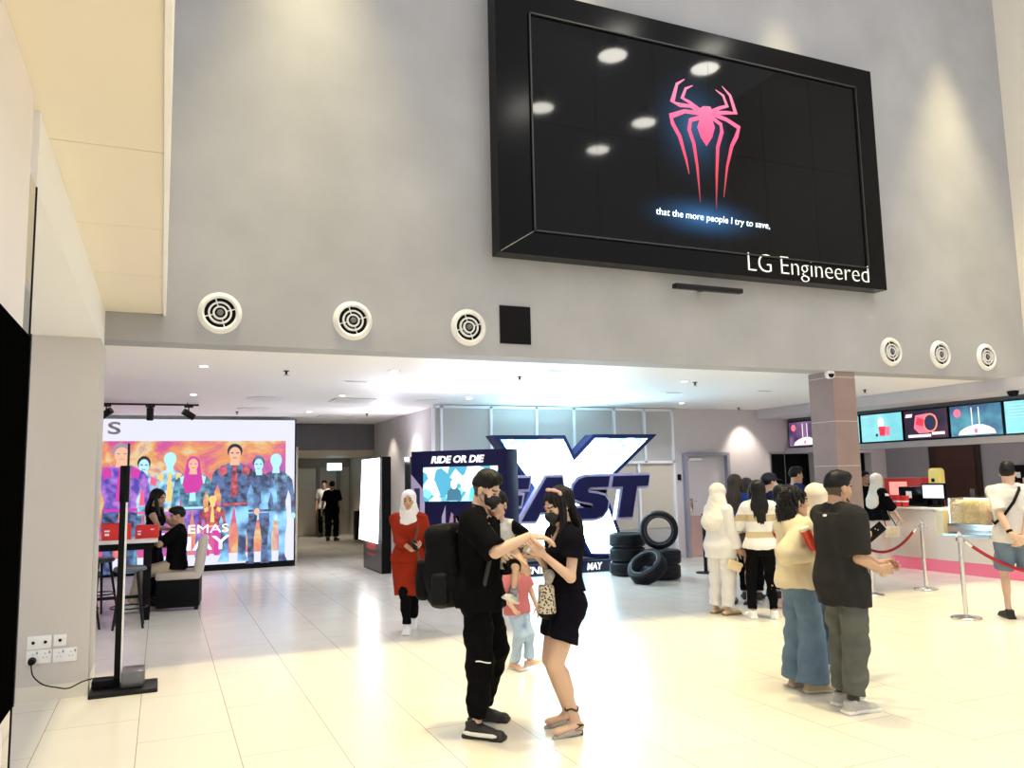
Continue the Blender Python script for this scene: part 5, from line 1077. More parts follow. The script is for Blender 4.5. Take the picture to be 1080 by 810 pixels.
# ------------------------------------------------------------------ camera and light
cam = bpy.data.cameras.new('camera'); co = bpy.data.objects.new('camera', cam); C.objects.link(co)
cam.sensor_fit = 'HORIZONTAL'; cam.sensor_width = 36; cam.lens = FPX/1080*36; cam.clip_end = 200
co.matrix_world = Matrix.Translation(CAM) @ Matrix((_rt, _up, -_fw)).transposed().to_4x4(); bpy.context.scene.camera = co
def lamp(kind, loc, energy, col=(1,1,1), size=.2, aim=None, spread=None, blend=.5, sy=None):
    l = bpy.data.lights.new('lamp', kind); l.energy = energy; l.color = col; o = bpy.data.objects.new('lamp', l); C.objects.link(o); o.location = loc
    d = Vector(aim)-Vector(loc) if aim is not None else Vector((0, 0, -1)); o.rotation_euler = d.to_track_quat('-Z', 'Y').to_euler()
    if kind == 'AREA':
        l.size = size
        if sy: l.shape = 'RECTANGLE'; l.size_y = sy
        if spread: l.spread = rad(spread)
    if kind == 'SPOT': l.spot_size = rad(spread or 60); l.spot_blend = blend; l.shadow_soft_size = size
    if kind == 'POINT': l.shadow_soft_size = size
    return o
# lamps of the high hall: rows of high bays over the lit floor
WARM = (1., .84, .42)
HI = 9.4
hb = empty('high_bay_lamp', (0, 0, 0)); bm = bmesh.new(); add_lathe(bm, [(.26, -.18), (.24, -.05), (.10, .05), (.10, .16), (0, .16)], 28); bm_obj('reflector', bm, M['white_paint'], hb, True); bm = bmesh.new(); add_lathe(bm, [(.25, -.17), (0, -.17)], 28); bm_obj('lens', bm, glow('high_bay_glow', (1., .96, .86), 30), hb)
SCR = [(645, 50), (570, 106), (742, 64), (678, 122), (630, 151)]
k = 0
for px, py in SCR:
    s_ = ony(px, py, 7.96); d = ray(px, py); r_ = Vector((d.x, -d.y, d.z)); t = (HI-s_.z)/r_.z; w = s_+r_*t
    o = hb if k == 0 else copy_tree(hb); k += 1; o.location = w; o['label'] = 'white high bay lamp hanging over the lit hall floor'; o['category'] = 'lamp'; o['group'] = 'high bay lamps'
for x in (1.3, 4.5, 7.7, 10.9):
    for y, e, s in ((7.5, 26, 44), (5.6, 15, 40), (3.2, 20, 40), (.8, 23, 44)): lamp('AREA', (x, y, 9.3), e, WARM, .35, spread=s)
lamp('AREA', (CX+.35, 8.95, 1.17), 5, (1., .82, .55), .25, sy=1.2)
# low ceiling lamps; the upward area ones are added to brighten the ceiling
for loc, e, c, sx, sy in (((6.6, 13.02, 2.46), 34, (.42,.84,1.), 1.8, .25), ((3.95, 10.95, 2.13), 24, (.84,.82,1.), 1.0, .3), ((.6, 17.15, 2.985), 0, (.9,.88,1.), 2, .2), ((3.95, 15.3, 2.16), 13, (.92,.88,1.), .3, 1.0), ((-.9, 14.3, 2.95), 0, (.9,.88,1.), 2, .2)):
    if e: lamp('AREA', loc, e, c, sx, aim=(loc[0], loc[1]-.25, loc[2]+1), sy=sy)
for i, (px, py) in enumerate(DLP):
    p = onz(px, py, CEIL)
    if i not in (7, 8, 9): lamp('SPOT', (p.x, p.y, CEIL-.03), 70, (.95, .95, 1.), .06, spread=130, blend=.9)
for p, q, e in (((4.15, 15.4, 2.95), (4.6, 15.6, 1.2), 60), ((4.15, 17.2, 2.95), (4.6, 17.2, 1.2), 40), ((11.3, 13.45, 2.95), (11.4, 13.85, 1.5), 60), ((3.3, 22.5, 2.38), (3.3, 22.5, 0), 60), ((4.6, 24.6, 2.38), (4.6, 24.8, 0), 60), ((4.2, 20.5, 2.38), (4.2, 20.5, 0), 50)): lamp('SPOT', p, e, (1., .9, .75), .06, aim=q, spread=80, blend=.7)
for y in (6.5, 8.5, 10.5, 12.5): lamp('AREA', (14.0, y, 2.95), 9, (1., .94, .86), .6)
for y in (7.0, 9.0, 10.6): lamp('SPOT', (11.4, y, 3.0), 60, (1., .88, .8), .06, aim=(11.72, y, .3), spread=80)
wd = bpy.data.worlds.new('hall_light'); bpy.context.scene.world = wd; wd.use_nodes = True
bg = wd.node_tree.nodes['Background']; bg.inputs[0].default_value = (1., .985, .985, 1); bg.inputs[1].default_value = .60
vs = bpy.context.scene.view_settings; vs.view_transform = 'Standard'; vs.look = 'None'; vs.exposure = .68; vs.gamma = 1; vs.use_curve_mapping = False

# ------------------------------------------------------------------ people
blk = cloth('cloth_black', (.004,.004,.005), .2, spec=.06); blk2 = cloth('cloth_black_soft', (.007,.007,.009), .2, spec=.08); msk = mat('mask_black', (.012,.012,.014), .7)
shoe_b, sole_w, sole_b = mat('shoe_black', (.012,.012,.013), .6), mat('sole_white', (.85,.84,.82), .5), mat('sole_black', (.01,.01,.01), .5)
shoe_w = mat('shoe_white', (.85,.85,.85), .5); denim = cloth('denim', (.13,.20,.29), .25, 6, .4); denim_l = cloth('denim_pale', (.42,.55,.72), .25, 8, .35)
R_, F_ = RV, FV
def v3(r, f, z=0.): return RV*r + FV*f + Vector((0, 0, z))
def xz(o): return o

# --- man in black with rucksack
L1 = onz(509, 771)
P = Human(L1, v3(.95, -.30), 1.735, bw=1.02, lean=(2, 0, 0), head=(8, 20, 0), neckfwd=.02, v=.0075, skin='skin_light',
    label='man in black with face mask and rucksack, holding a small child', 
    arms={1: dict(w=near(558, 566, L1, -.24), e=v3(-.3, -.6, -.75), d=v3(.96, -.05, -.05), n=v3(0, .25, -1), curl=28), -1: dict(w=near(556, 603, L1, -.13), e=v3(.3, .9, -.5), d=v3(-.75, -.1, .55), n=v3(-.2, .9, .2), curl=12)},
    legs={1: dict(a=near(503, 770, L1, -.14)*1.0, toe=6), -1: dict(a=near(508, 744, L1, .24), toe=-2)})
for sd in (1, -1): P.an[sd][2] = .08*P.s
P.fade = True; P.body(hv=.004); P.hair_short(quiff=.034, side=1.2); P.mask(msk)
P.pants(cloth('trouser_black', (.004,.004,.005), .2, spec=.06), r=(.100, .092, .064), cuff=.10, amp=.011)
P.top(blk, sleeve=.98, hem=.80, inf=.030, r=(.078, .088, .06), neck=.072, amp=.011, neckp=(0, .02, 1.425), name='t_shirt')
for sd in (1, -1): P.shoe(sd, [shoe_b, sole_b], high=.01, bulk=1.05, solez=.02)
def zig(Pn, sd, z, m, name, dx):
    a = Pn.kn[sd]+(Pn.an[sd]-Pn.kn[sd])*z; f = A3(Pn.lv(v3(.25, -1))); f /= np.linalg.norm(f); s = np.cross(f, [0, 0, 1.])
    bm = bmesh.new(); add_tube(bm, [a+f*.105+s*x+np.array([0, 0, .008*math.sin(x*40)]) for x in np.linspace(-.05, .05, 8)], .0045, 8); bm_obj(name, bm, m, Pn.root, True)
zig(P, 1, -.02, M['white_plastic'], 'knee_zip', 0)
R0, F0 = P.foot_frame(1); bm = bmesh.new(); add_tube(bm, [F0(.047, y, .034+.03*(y < 0)*(-y*8)*.3+.0*y) for y in np.linspace(-.075, .16, 10)], [.008]+[.013]*8+[.006], 10); bm_obj('shoe_stripe', bm, sole_w, P.root, True)
a = P.kn[1]+A3(P.lv(v3(.085, -.05))); bm = bmesh.new(); add_tube(bm, [a+np.array([0, 0, z]) for z in (.06, -.02, -.10, -.17)], [.010, .012, .010, .005], 8); bm_obj('hanging_strap', bm, blk2, P.root, True)
MAN = P
# rucksack
bc = near(474, 592, L1, .03); face = v3(.95, -.30).normalized(); ang = math.atan2(-face.x, face.y)
bk = empty('rucksack', (bc.x, bc.y, bc.z-.30), ang, 'bulky black rucksack worn on the back of man in black', 'rucksack')
rk = mat('rucksack_black', (.003,.0035,.005), .6, bump=.3, bscale=50, spec=.1)
vq_obj('main_bag', sculpt([('u', rbox((0, -.01, .28), (.150, .125, .28), .08, rot('X', 5)), 0), ('u', ell((0, -.04, .19), (.155, .15, .19)), .06)], .008, folds(.007, 26, 24, 3)), rk, bk)
vq_obj('front_pocket', sculpt([('u', rbox((0, -.165, .18), (.115, .05, .14), .04), 0)], .007, folds(.006, 20, 20, 4)), rk, bk)
for s in (-1, 1): vq_obj('side_pocket', sculpt([('u', rbox((s*.15, -.01, .13), (.035, .06, .11), .03), 0)], .007, folds(.005, 22, 20, 5)), mat('rucksack_grey', (.007,.008,.010), .6, spec=.12), bk)
bm = bmesh.new(); add_tube(bm, [(-.04, .06, .57), (-.02, .05, .61), (.02, .05, .61), (.04, .06, .57)], .009, 8); bm_obj('grab_loop', bm, blk2, bk, True)
W2L = lambda o, w: A3((Matrix.Translation(o.location) @ Matrix.Rotation(o.rotation_euler[2], 4, 'Z')).inverted() @ Vector(w))
for s in (1, -1):
    sh = MAN.wp(MAN.sh[s]*.62+MAN.nb*.38+np.array([0, 0, .085])); fr_ = MAN.wp(MAN.sh[s]*.68+MAN.nb*.32+np.array([0, .155, -.10])); lo = MAN.wp(MAN.sh[s]*.9+np.array([0, .08, -.30])); 
    bm = bmesh.new(); pts = [Vector((s*.08, .10, .50)), Vector(W2L(bk, sh)), Vector(W2L(bk, fr_)), Vector(W2L(bk, lo)), Vector((s*.13, .10, .10))]
    add_tube(bm, pts, .016, 10); bm_obj('shoulder_strap', bm, mat('strap_dark', (.02,.02,.02), .7), bk, True)
# --- small child on his arm
LT = near(528, 592, L1, .06)
T_ = Human((LT.x, LT.y, 0), v3(-.55, -1), 1.0, s=.56, hs=.80, bw=1.08, bd=1.1, pz=LT.z, lean=(3, 0, 0), head=(0, 8, 0), v=.006, skin='skin_light', name='person',
    label='toddler in white top carried on arm of man in black', arms={-1: dict(w=near(553, 585, LT, .02), e=v3(1, .3, -.3), curl=30), 1: dict(w=near(519, 556, LT, -.16), e=v3(-.6, -.2, -1), curl=30, d=v3(-.4, -.3, .7))},
    legs={-1: dict(a=near(541, 628, LT, -.14), k=v3(.25, -1, .3), toe=-5, tp=-20), 1: dict(a=near(504, 632, LT, .05), k=v3(-.4, -.9, .4), toe=20, tp=-20)})
T_.body(hv=.005); T_.hair_short(quiff=.012); tw = cloth('toddler_white', (.72,.73,.74), .1)
T_.pants(blk2, r=(.100, .088, .07), cuff=1.12, inf=.012, name='shorts', v=.006, amp=.005)
T_.top([tw, blk2, M['hair_black']], sleeve=.8, hem=.86, inf=.016, r=(.066, .062, .05), neck=.075, name='raglan_top', amp=.006, v=.006, pick=lambda X, Y, Z: np.where(np.abs(X) > .118, 1, np.where((np.abs(X+.005) < .035) & (Y > .05) & (np.abs(Z-(LT.z+.17)) < .035) & (np.sin(X*160)+np.sin(Z*190) > -.3), 2, 0)))
for sd in (1, -1): T_.shoe(sd, [shoe_w, sole_w], high=.02, bulk=1.25); 
for sd in (1, -1):
    bm = bmesh.new(); R0, F0 = T_.foot_frame(sd)
    for y in (.02, .055, .09): add_tube(bm, [F0(x, y, .075-.25*(y-.02)*1.0-abs(x)*.35) for x in (-.05, -.02, .02, .05)], .009, 8)
    bm_obj('shoe_straps', bm, blk2, T_.root, True)
    vq_obj('sock', sculpt([('u', cut(cone(T_.an[sd]+(T_.kn[sd]-T_.an[sd])*.02, T_.an[sd]+(T_.kn[sd]-T_.an[sd])*.35, .031, .031), T_.an[sd]+(T_.kn[sd]-T_.an[sd])*.3, T_.kn[sd]-T_.an[sd]), 0)], .005), mat('sock_grey', (.35,.36,.42), .8), T_.root)

# --- woman in short black dress
L2 = onz(601, 772)
W = Human(L2, v3(-.93, -.36), 1.60, 'f', lean=(1, 0, 0), head=(-6, 22, 0), neckfwd=.015, v=.0075, skin='skin_light', bw=.98,
    label='woman in short black playsuit with mask looking down at white phone', 
    arms={-1: dict(w=near(573, 585, L2, -.20), e=v3(.5, -.2, -1), d=v3(-.62, -.12, .75), n=v3(-.4, .8, .3), curl=22), 1: dict(w=near(568, 587, L2, -.05), e=v3(.2, .5, -1), d=v3(-.55, -.3, .72), n=v3(-.3, -.7, .4), curl=22)},
    legs={-1: dict(a=near(607, 757, L2, -.07), toe=-4), 1: dict(a=near(599, 750, L2, .14), toe=4)})
for sd in (1, -1): W.an[sd][2] = .098
W.body(hv=.004, leg=1., arm=1.); W.hair_long(length=.40, width=.075, front=-.01, seed=2); W.mask(msk)
dr_ = cloth('dress_black', (.004,.004,.008), .2, spec=.08)
W.pants(dr_, r=(.104, .112, .06), cuff=1.36, inf=.010, waist=1.08, name='playsuit_legs', amp=.010)
W.top(dr_, sleeve=.55, hem=.98, inf=.013, r=(.072, .082, .05), neck=.062, neckp=(0, .085, 1.33), amp=.008, name='playsuit', flare=.0, extra=[('u', ell(W.sh[sd]+np.array([sd*.02, 0, -.03]), (.068, .072, .07)), .03) for sd in (1, -1)])
hs_m = mat('scrunchie', (.62,.42,.38), .8); bm = bmesh.new(); add_tube(bm, [W.h(.082*math.sin(t), .012+.02*math.cos(t*3), .045+.088*math.cos(t)) for t in np.linspace(-1.2, 1.2, 12)], [.010+.004*(i % 2) for i in range(12)], 8); bm_obj('hair_band', bm, hs_m, W.root, True)
heel = mat('shoe_snake', (.42,.39,.36), .5, noise=.35, nscale=60)
for sd in (1, -1):
    R0, F0 = W.foot_frame(sd); X_ = R0@np.array([1., 0, 0]); q = .98
    ops = [('u', fcone(F0(0, -.01, -.000), F0(0, .165, -.018), .036, .022, X_, .6), 0), ('u', fcone(F0(0, .05, .01), F0(0, .13, -.006), .038, .030, X_, .7), .01), ('s', cone(F0(0, -.05, .05), F0(0, .05, .052), .045, .03), .006)]
    vq_obj('shoe', sculpt(ops, .005), heel, W.root)
    bm = bmesh.new(); add_cyl(bm, F0(0, -.035, -.02), [F0(0, -.04, 0)[0], F0(0, -.04, 0)[1], .0], .028, .022, 16); add_tube(bm, [F0(.036*math.cos(t), -.012+.045*math.sin(t), .052+.012*math.sin(t)) for t in np.linspace(0, 2*PI, 17)], .006, 8); add_tube(bm, [F0(-.036, -.03, .05), F0(-.03, .02, .03), F0(.0, .055, .022), (F0(.03, .02, .03)), F0(.036, -.03, .05)], .008, 8); bm_obj('strap_and_heel', bm, sole_b, W.root, True)
a = W.an[-1]+(W.kn[-1]-W.an[-1])*.20; bm = bmesh.new(); add_tube(bm, [a+np.array([.042*math.cos(t), .042*math.sin(t), .008*math.sin(3*t)]) for t in np.linspace(0, 2*PI, 17)], .007, 8); bm_obj('anklet', bm, mat('anklet_brown', (.05,.035,.02), .6, noise=.4, nscale=80), W.root, True)
bm = bmesh.new(); add_tube(bm, [W.T(sx*.045, .075+.02*(1-abs(sx)), 1.375-.12*(1-abs(sx))) for sx in (-1, -.6, -.25, 0, .25, .6, 1)], .0025, 6); add_box(bm, W.T(0, .115, 1.23), (.016, .008, .035), .002); bm_obj('necklace', bm, mat('silver', (.8,.8,.8), .25, metal=1.), W.root, True)
# white phone between the hands of the couple
pc_ = near(561, 572, L2, -.16); ph_ = empty('phone', pc_, math.atan2(-(-.93*RV.x-.36*FV.x), (-.93*RV.y-.36*FV.y)), 'white phone held between man in black and woman in playsuit', 'phone')
bm = bmesh.new(); add_box(bm, (0, 0, 0), (.074, .012, .150), .005, Matrix.Rotation(rad(42), 3, 'X')); bm_obj('case', bm, M['white_plastic'], ph_, True); bm = bmesh.new(); add_box(bm, (0, -.0052, -.0045), (.066, .004, .138), .001, Matrix.Rotation(rad(42), 3, 'X')); bm_obj('display', bm, glow('phone_display', (.7,.8,.95), .8), ph_)
# leopard bucket bag
bc = near(577, 655, L2, -.14); lb_ = empty('bucket_bag', (bc.x, bc.y, bc.z), 0, 'small leopard print bucket bag on chain at hip of woman in playsuit', 'bag')
def leopard():
    m = mat('leopard', (.5,.42,.3), .6); nt = m.node_tree; b = nt.nodes['Principled BSDF']; L = nt.links.new
    tc = nt.nodes.new('ShaderNodeTexCoord'); v = nt.nodes.new('ShaderNodeTexVoronoi'); v.inputs['Scale'].default_value = 62; L(tc.outputs['Object'], v.inputs['Vector']); r = nt.nodes.new('ShaderNodeValToRGB'); cr = r.color_ramp; cr.interpolation = 'CONSTANT'
    cr.elements[0].color = (.03,.02,.012,1); cr.elements[1].position = .42; cr.elements[1].color = (.62,.55,.43,1); L(v.outputs['Distance'], r.inputs[0]); L(r.outputs[0], b.inputs['Base Color']); return m
V, Q = sculpt([('u', cone((0, 0, .07), (0, 0, .20), .062, .056), 0), ('i', (lambda X, Y, Z: Z-.235, None, None), .01), ('i', (lambda X, Y, Z: -(Z-.005), None, None), .02)], .006, folds(.006, 40, 10, 2)); vq_obj('pouch', (V, Q), [leopard(), M['black_matt']], lb_, lambda X, Y, Z: (Z < .055).astype(int))
bm = bmesh.new(); s0 = Vector(W.wp(W.sh[1]+np.array([-.05, 0, .07])))-Vector(bc); s1 = Vector(W.wp(W.T(.13, .12, 1.2)))-Vector(bc)
add_tube(bm, [(.03, 0, .20), s1*.5+Vector((.0, 0, .09)), s1, s0], .006, 8); bm_obj('chain', bm, mat('chain_pale', (.6,.55,.42), .35, metal=.8), lb_, True)
vq_obj('scarf_tie', sculpt([('u', cone((0, -.02, .225), (.01, -.03, .30), .022, .034), 0)], .005, folds(.008, 60, 30, 1)), mat('tie_pattern', (.35,.33,.3), .7, noise=.8, nscale=60), lb_)

# --- woman in red dress and pale headscarf
L3 = onz(432, 665)
A_ = Human(L3, v3(.12, -1), 1.55, 'f', bw=1.17, bd=1.18, head=(8, -2, 4), v=.010, skin='skin_tan', label='woman in red dress and white headscarf walking towards the camera',
    arms={1: dict(w=near(434, 580, L3, -.24), e=v3(-.8, .1, -.9), d=v3(.75, -.35, .25), n=v3(.1, -.2, 1), curl=45), -1: dict(w=near(455, 594, L3, -.08), e=v3(1, .5, .1), d=v3(.0, -.2, -1), curl=40)},
    legs={1: dict(a=near(429.5, 664, L3, -.13), toe=4), -1: dict(a=near(436, 655, L3, .24), toe=4, tp=12)})
A_.an[1][2] = .074; A_.an[-1][2] = .095
A_.body(hv=.0055); hjw = cloth('scarf_white', (.80,.78,.80), .05); A_.hijab(hjw, drape=.05, back=.12, seed=4, wide=.8, amp=.005)
rd = cloth('dress_red', (.27,.022,.007), .12); A_.top(rd, sleeve=1.55, hem=.84, inf=.02, r=(.068, .064, .058), neckz=1.50, neck=.05, name='dress_bodice', amp=.008, v=.009)
A_.skirt(rd, [(1.0, 0, 0, .185, .15), (.9, 0, -.01, .215, .172), (.7, 0, .0, .212, .165), (.52, 0, .01, .185, .15), (.44, 0, .01, .178, .15)], name='dress_skirt', v=.009, amp=.008)
A_.pants(blk, r=(.085, .068, .050), cuff=.06, inf=.0, name='leggings', v=.01)
for sd in (1, -1): A_.shoe(sd, [shoe_w, sole_w], bulk=1.12, v=.008)
ph = empty('phone', near(437, 575, L3, -.32), 0, 'dark phone in the hand of woman in red dress', 'phone'); bm = bmesh.new(); add_box(bm, (0, 0, 0), (.075, .012, .15), .005, Matrix.Rotation(rad(-50), 3, 'X') @ Matrix.Rotation(.4, 3, 'Z')); bm_obj('case', bm, M['black_gloss'], ph, True); bm = bmesh.new(); add_box(bm, (0, .006, .005), (.066, .004, .135), .001, Matrix.Rotation(rad(-50), 3, 'X') @ Matrix.Rotation(.4, 3, 'Z')); bm_obj('display', bm, M['black_matt'], ph)
hb_c = near(450, 622, L3, -.16); hb_ = empty('handbag', hb_c, YAW*-1, 'black leather shoulder bag with brown strap carried by woman in red dress', 'bag')
vq_obj('bag_body', sculpt([('u', rbox((0, 0, .13), (.12, .05, .14), .045), 0), ('u', rbox((.05, 0, .24), (.06, .04, .06), .03), .03)], .009, folds(.014, 24, 22, 7)), mat('leather_black', (.012,.012,.014), .4), hb_)
bm = bmesh.new(); sh = Vector(A_.wp(A_.sh[-1]*.55+A_.nb*.45+np.array([0, .01, .065])))-hb_c; Rm = Matrix.Rotation(YAW, 3, 'Z'); sh = Rm @ sh; fr_ = Rm @ (Vector(A_.wp(A_.sh[-1]*.62+A_.nb*.38+np.array([0, .175, -.14])))-hb_c); f2 = Rm @ (Vector(A_.wp(A_.T(-.07, .20, 1.1)))-hb_c); add_tube(bm, [sh+Vector((.0, .07, -.03)), sh, fr_, f2, (-.06, -.03, .24)], .015, 8); bm_obj('strap', bm, mat('strap_brown', (.10,.035,.018), .5), hb_, True)
bm = bmesh.new(); add_tube(bm, [(-.05, 0, .26), (-.03, -.01, .33), (.05, 0, .34), (.07, 0, .28)], .007, 8); bm_obj('handle', bm, M['steel'], hb_, True)

# --- child in pink T-shirt
L4 = onz(547, 705)
K = Human(L4, v3(.75, -.65), 1.08, s=.60, hs=.86, bw=1.05, bd=1.08, head=(-20, 6, 0), v=.008, skin='skin_light', label='child in pink shirt and pale jeans walking behind the couple',
    arms={-1: dict(w=near(567, 642, L4, .06), e=v3(.2, .6, -.5), curl=30), 1: dict(w=near(540, 640, L4, -.14), e=v3(-.8, -.2, -.2), curl=30)},
    legs={1: dict(a=near(542, 698, L4, -.02), toe=8), -1: dict(a=near(551, 698, L4, .0)+v3(.06, -.05), toe=-8, tp=-16)})
K.an[1][2] = .05; K.an[-1][2] = .075
K.body(hv=.0055); K.hair_short(quiff=.015, m=M['hair_brown']); K.pants(denim_l, r=(.095, .085, .070), cuff=.10, inf=.006, name='jeans', v=.008); K.top(cloth('pink_shirt', (.52,.16,.18), .08), sleeve=.8, hem=.80, inf=.03, r=(.075, .082, .05), neck=.07, name='t_shirt', amp=.007, v=.008)
for sd in (1, -1): K.shoe(sd, [mat('shoe_peach', (.78,.48,.34), .6), sole_w], bulk=1.2)

# --- men far down the passage
L5 = onz(350, 570.5); far = Human(L5, v3(.05, 1), 1.69, bw=1.06, v=.02, label='man in black walking away down the passage', arms={1: dict(w=np.array([.30, .02, .82]), e=(.6, -.6, 0)), -1: dict(w=np.array([-.31, .05, .84]), e=(-.6, -.6, 0))}, legs={1: dict(a=np.array([.08, .12, .08]), toe=8), -1: dict(a=np.array([-.08, -.14, .10]), toe=-8)})
far.body(hv=.012); far.hair_short(v=.01); far.pants(blk, v=.018, r=(.095, .085, .08)); far.top(blk, sleeve=.85, hem=.78, inf=.02, v=.018, name='t_shirt'); [far.shoe(s, [shoe_b, sole_b], v=.012) for s in (1, -1)]
p = ony(342, 560, 25.3); far = Human((p.x, 25.3, 0), v3(0, -1), 1.72, v=.022, label='person in white shirt, farthest away at end of passage'); far.body(hv=.014); far.hair_short(v=.012); far.pants(blk, v=.02); far.top(cloth('far_white', (.75,.75,.75)), inf=.02, v=.02, sleeve=.8, name='t_shirt'); [far.shoe(s, [shoe_b, sole_b], v=.014) for s in (1, -1)]

# --- pair at the high table
ls_ = Vector((.20, 12.26, 0)); m6 = Human(ls_, (-1, .12), 1.70, pz=.61, lean=(-2, 0, 0), head=(-10, 12, 0), v=.011, label='man in black shirt and beige trousers seated on beige armchair', skin='skin_tan',
    arms={1: dict(w=np.array([.10, .36, .92]), e=(.6, -.6, -.5)), -1: dict(w=np.array([-.16, .36, .96]), e=(-.7, -.5, -.4))}, legs={1: dict(a=np.array([.14, .48, .09]), k=(0, 1, 1)), -1: dict(a=np.array([-.14, .52, .09]), k=(0, 1, 1))})
m6.body(hv=.007); m6.hair_short(v=.007, quiff=.02); m6.pants(cloth('beige_trousers', (.60,.50,.36), .1), r=(.092, .078, .068), cuff=.12, v=.010); m6.pr = None; m6.top(blk, sleeve=.9, hem=.86, inf=.018, v=.010, r=(.07, .068, .055)); [m6.shoe(s, [shoe_w, sole_w], v=.009) for s in (1, -1)]
p = onz(161, 634); w6 = Human((-.10, 12.78, 0), (1, -.35), 1.62, 'f', head=(10, 14, 0), v=.011, lean=(4, 0, 0), label='long haired woman in black sleeveless top standing behind the seated man', skin='skin_tan', arms={1: dict(w=np.array([.12, .36, 1.06]), e=(.8, -.4, -.5)), -1: dict(w=np.array([-.1, .36, 1.1]), e=(-.8, -.4, -.4))})
w6.body(hv=.007, arm=1.); w6.hair_long(length=.34, v=.008); w6.pants(blk2, v=.010, r=(.09, .07, .055)); w6.top(blk, sleeve=.12, hem=.84, inf=.012, r=(.058, .05, .05), v=.010, name='sleeveless_top'); [w6.shoe(s, [shoe_b, sole_b], v=.009) for s in (1, -1)]

# --- the queue
wht = cloth('suit_white', (.78,.76,.74), .05, 14, .3); crm = cloth('scarf_cream', (.78,.70,.56), .05)
L7 = onz(763, 648); q = Human(L7, v3(.85, .5), 1.54, 'f', bw=1.12, bd=1.1, head=(4, 10, 0), v=.009, label='woman all in white with white headscarf holding beige purse', skin='skin_tan',
    arms={1: dict(w=near(781, 588, L7, -.16), e=v3(-.8, -.3, -.8), d=v3(.7, .1, -.4), curl=40), -1: dict(w=near(779, 588, L7, .12), e=v3(-.3, .8, -.6), curl=40)}, legs={1: dict(a=near(768, 643, L7, -.05), toe=10), -1: dict(a=near(755, 642, L7, .10), toe=-6)})
for s in (1, -1): q.an[s][2] = .075
q.body(hv=.006); q.hijab(cloth('scarf_ivory', (.80,.76,.69), .05), drape=.16, back=.12, seed=8, wide=1.12, amp=.004, v=.008); q.pants(wht, r=(.105, .098, .085), cuff=.08, inf=.014, v=.009, amp=.010); q.top(wht, sleeve=1.9, hem=.74, inf=.034, r=(.075, .078, .062), neckz=1.5, neck=.05, name='tunic', flare=.12, amp=.007, v=.009)
for s in (1, -1): q.shoe(s, [mat('slipper_tan', (.62,.48,.24), .5), mat('slipper_sole', (.30,.22,.12), .6)], low=True, v=.008)
pc_ = near(775, 603, L7, -.20); pu_ = empty('purse', pc_, -YAW, 'beige purse in the hands of woman all in white', 'bag'); bm = bmesh.new(); add_box(bm, (0, 0, .07), (.17, .05, .11), .018, Matrix.Rotation(.35, 3, 'Y'), 3); bm_obj('pouch', bm, mat('purse_beige', (.72,.58,.36), .5), pu_, True); bm = bmesh.new(); add_box(bm, (.02, -.026, .095), (.15, .006, .04), .002, Matrix.Rotation(.35, 3, 'Y')); bm_obj('flap', bm, mat('purse_flap', (.66,.52,.30), .5), pu_)
jer = [cloth('jersey_blue', (.02,.06,.30), .1), cloth('jersey_white', (.75,.76,.8), .05)]
L8 = onz(782, 637); q = Human(L8, v3(.5, .85), 1.66, 'f', v=.010, label='long haired woman in blue and white jersey behind woman in white', arms={1: dict(w=near(786, 583, L8, -.15), e=v3(-.2, -.8, -.4))}, skin='skin_tan')
q.body(hv=.007); q.hair_long(length=.32, v=.007, m=M['hair_brown'], width=.085); q.pants(blk2, r=(.1, .1, .07), cuff=1.3, v=.009, name='shorts'); q.top(jer, sleeve=.95, inf=.024, hem=.86, r=(.07, .074, .05), v=.009, name='jersey', pick=lambda X, Y, Z: ((np.abs(X) > .15) & (np.sin(Z*120) > .0) & (Z < 1.30)).astype(int)); [q.shoe(s, [mat('sandal_navy', (.03,.05,.15), .5), sole_b], low=True, v=.008) for s in (1, -1)]
o = empty('shoulder_bag', near(783, 585, L8, -.30), 0, 'black bag hanging beside woman in blue and white jersey', 'bag'); vq_obj('bag_body', sculpt([('u', rbox((0, 0, .12), (.10, .05, .14), .04), 0)], .009, folds(.01, 24, 22, 7)), MATS['leather_black'], o); bm = bmesh.new(); add_tube(bm, [(-.06, 0, .24), (-.02, 0, .50), (.02, .02, .50), (.06, 0, .24)], .010, 8); bm_obj('strap', bm, MATS['leather_black'], o, True)
L8b = onz(794, 632); q = Human(L8b, v3(.3, .95), 1.60, 'f', v=.012, label='dark haired person hidden behind the striped sweater woman', skin='skin_tan'); q.body(hv=.008); q.hair_long(length=.22, v=.008, m=M['hair_brown']); q.pants(blk, v=.012, cuff=.1); q.top(blk2, v=.012, inf=.02); [q.shoe(s, [shoe_b, sole_b], v=.01) for s in (1, -1)]
L9 = onz(806, 652); stp = [cloth('sweater_white', (.80,.78,.75), .05, 14, .3), cloth('sweater_beige', (.56,.44,.28), .05, 14, .3)]
q = Human(L9, v3(.12, 1), 1.58, 'f', v=.009, label='woman in white and beige striped sweater seen from behind', skin='skin_tan', arms={1: dict(w=np.array([.02, .25, 1.06]), e=(1, -.2, -.6)), -1: dict(w=np.array([-.02, .25, 1.03]), e=(-1, -.2, -.6))}, legs={1: dict(a=np.array([.12, 0, .075])), -1: dict(a=np.array([-.13, 0, .075]))})
q.body(hv=.007); q.hair_long(length=.36, v=.007, width=.095, wave=.003)
q.pants(blk, r=(.088, .068, .052), cuff=.08, v=.009); q.top(stp, sleeve=1.95, hem=.86, inf=.034, r=(.078, .082, .062), v=.009, name='sweater', amp=.010, pick=lambda X, Y, Z: (((Z > 1.12) & (Z < 1.20)) | ((Z > .93) & (Z < 1.0))).astype(int)); [q.shoe(s, [shoe_w, sole_w], v=.008, bulk=1.05) for s in (1, -1)]
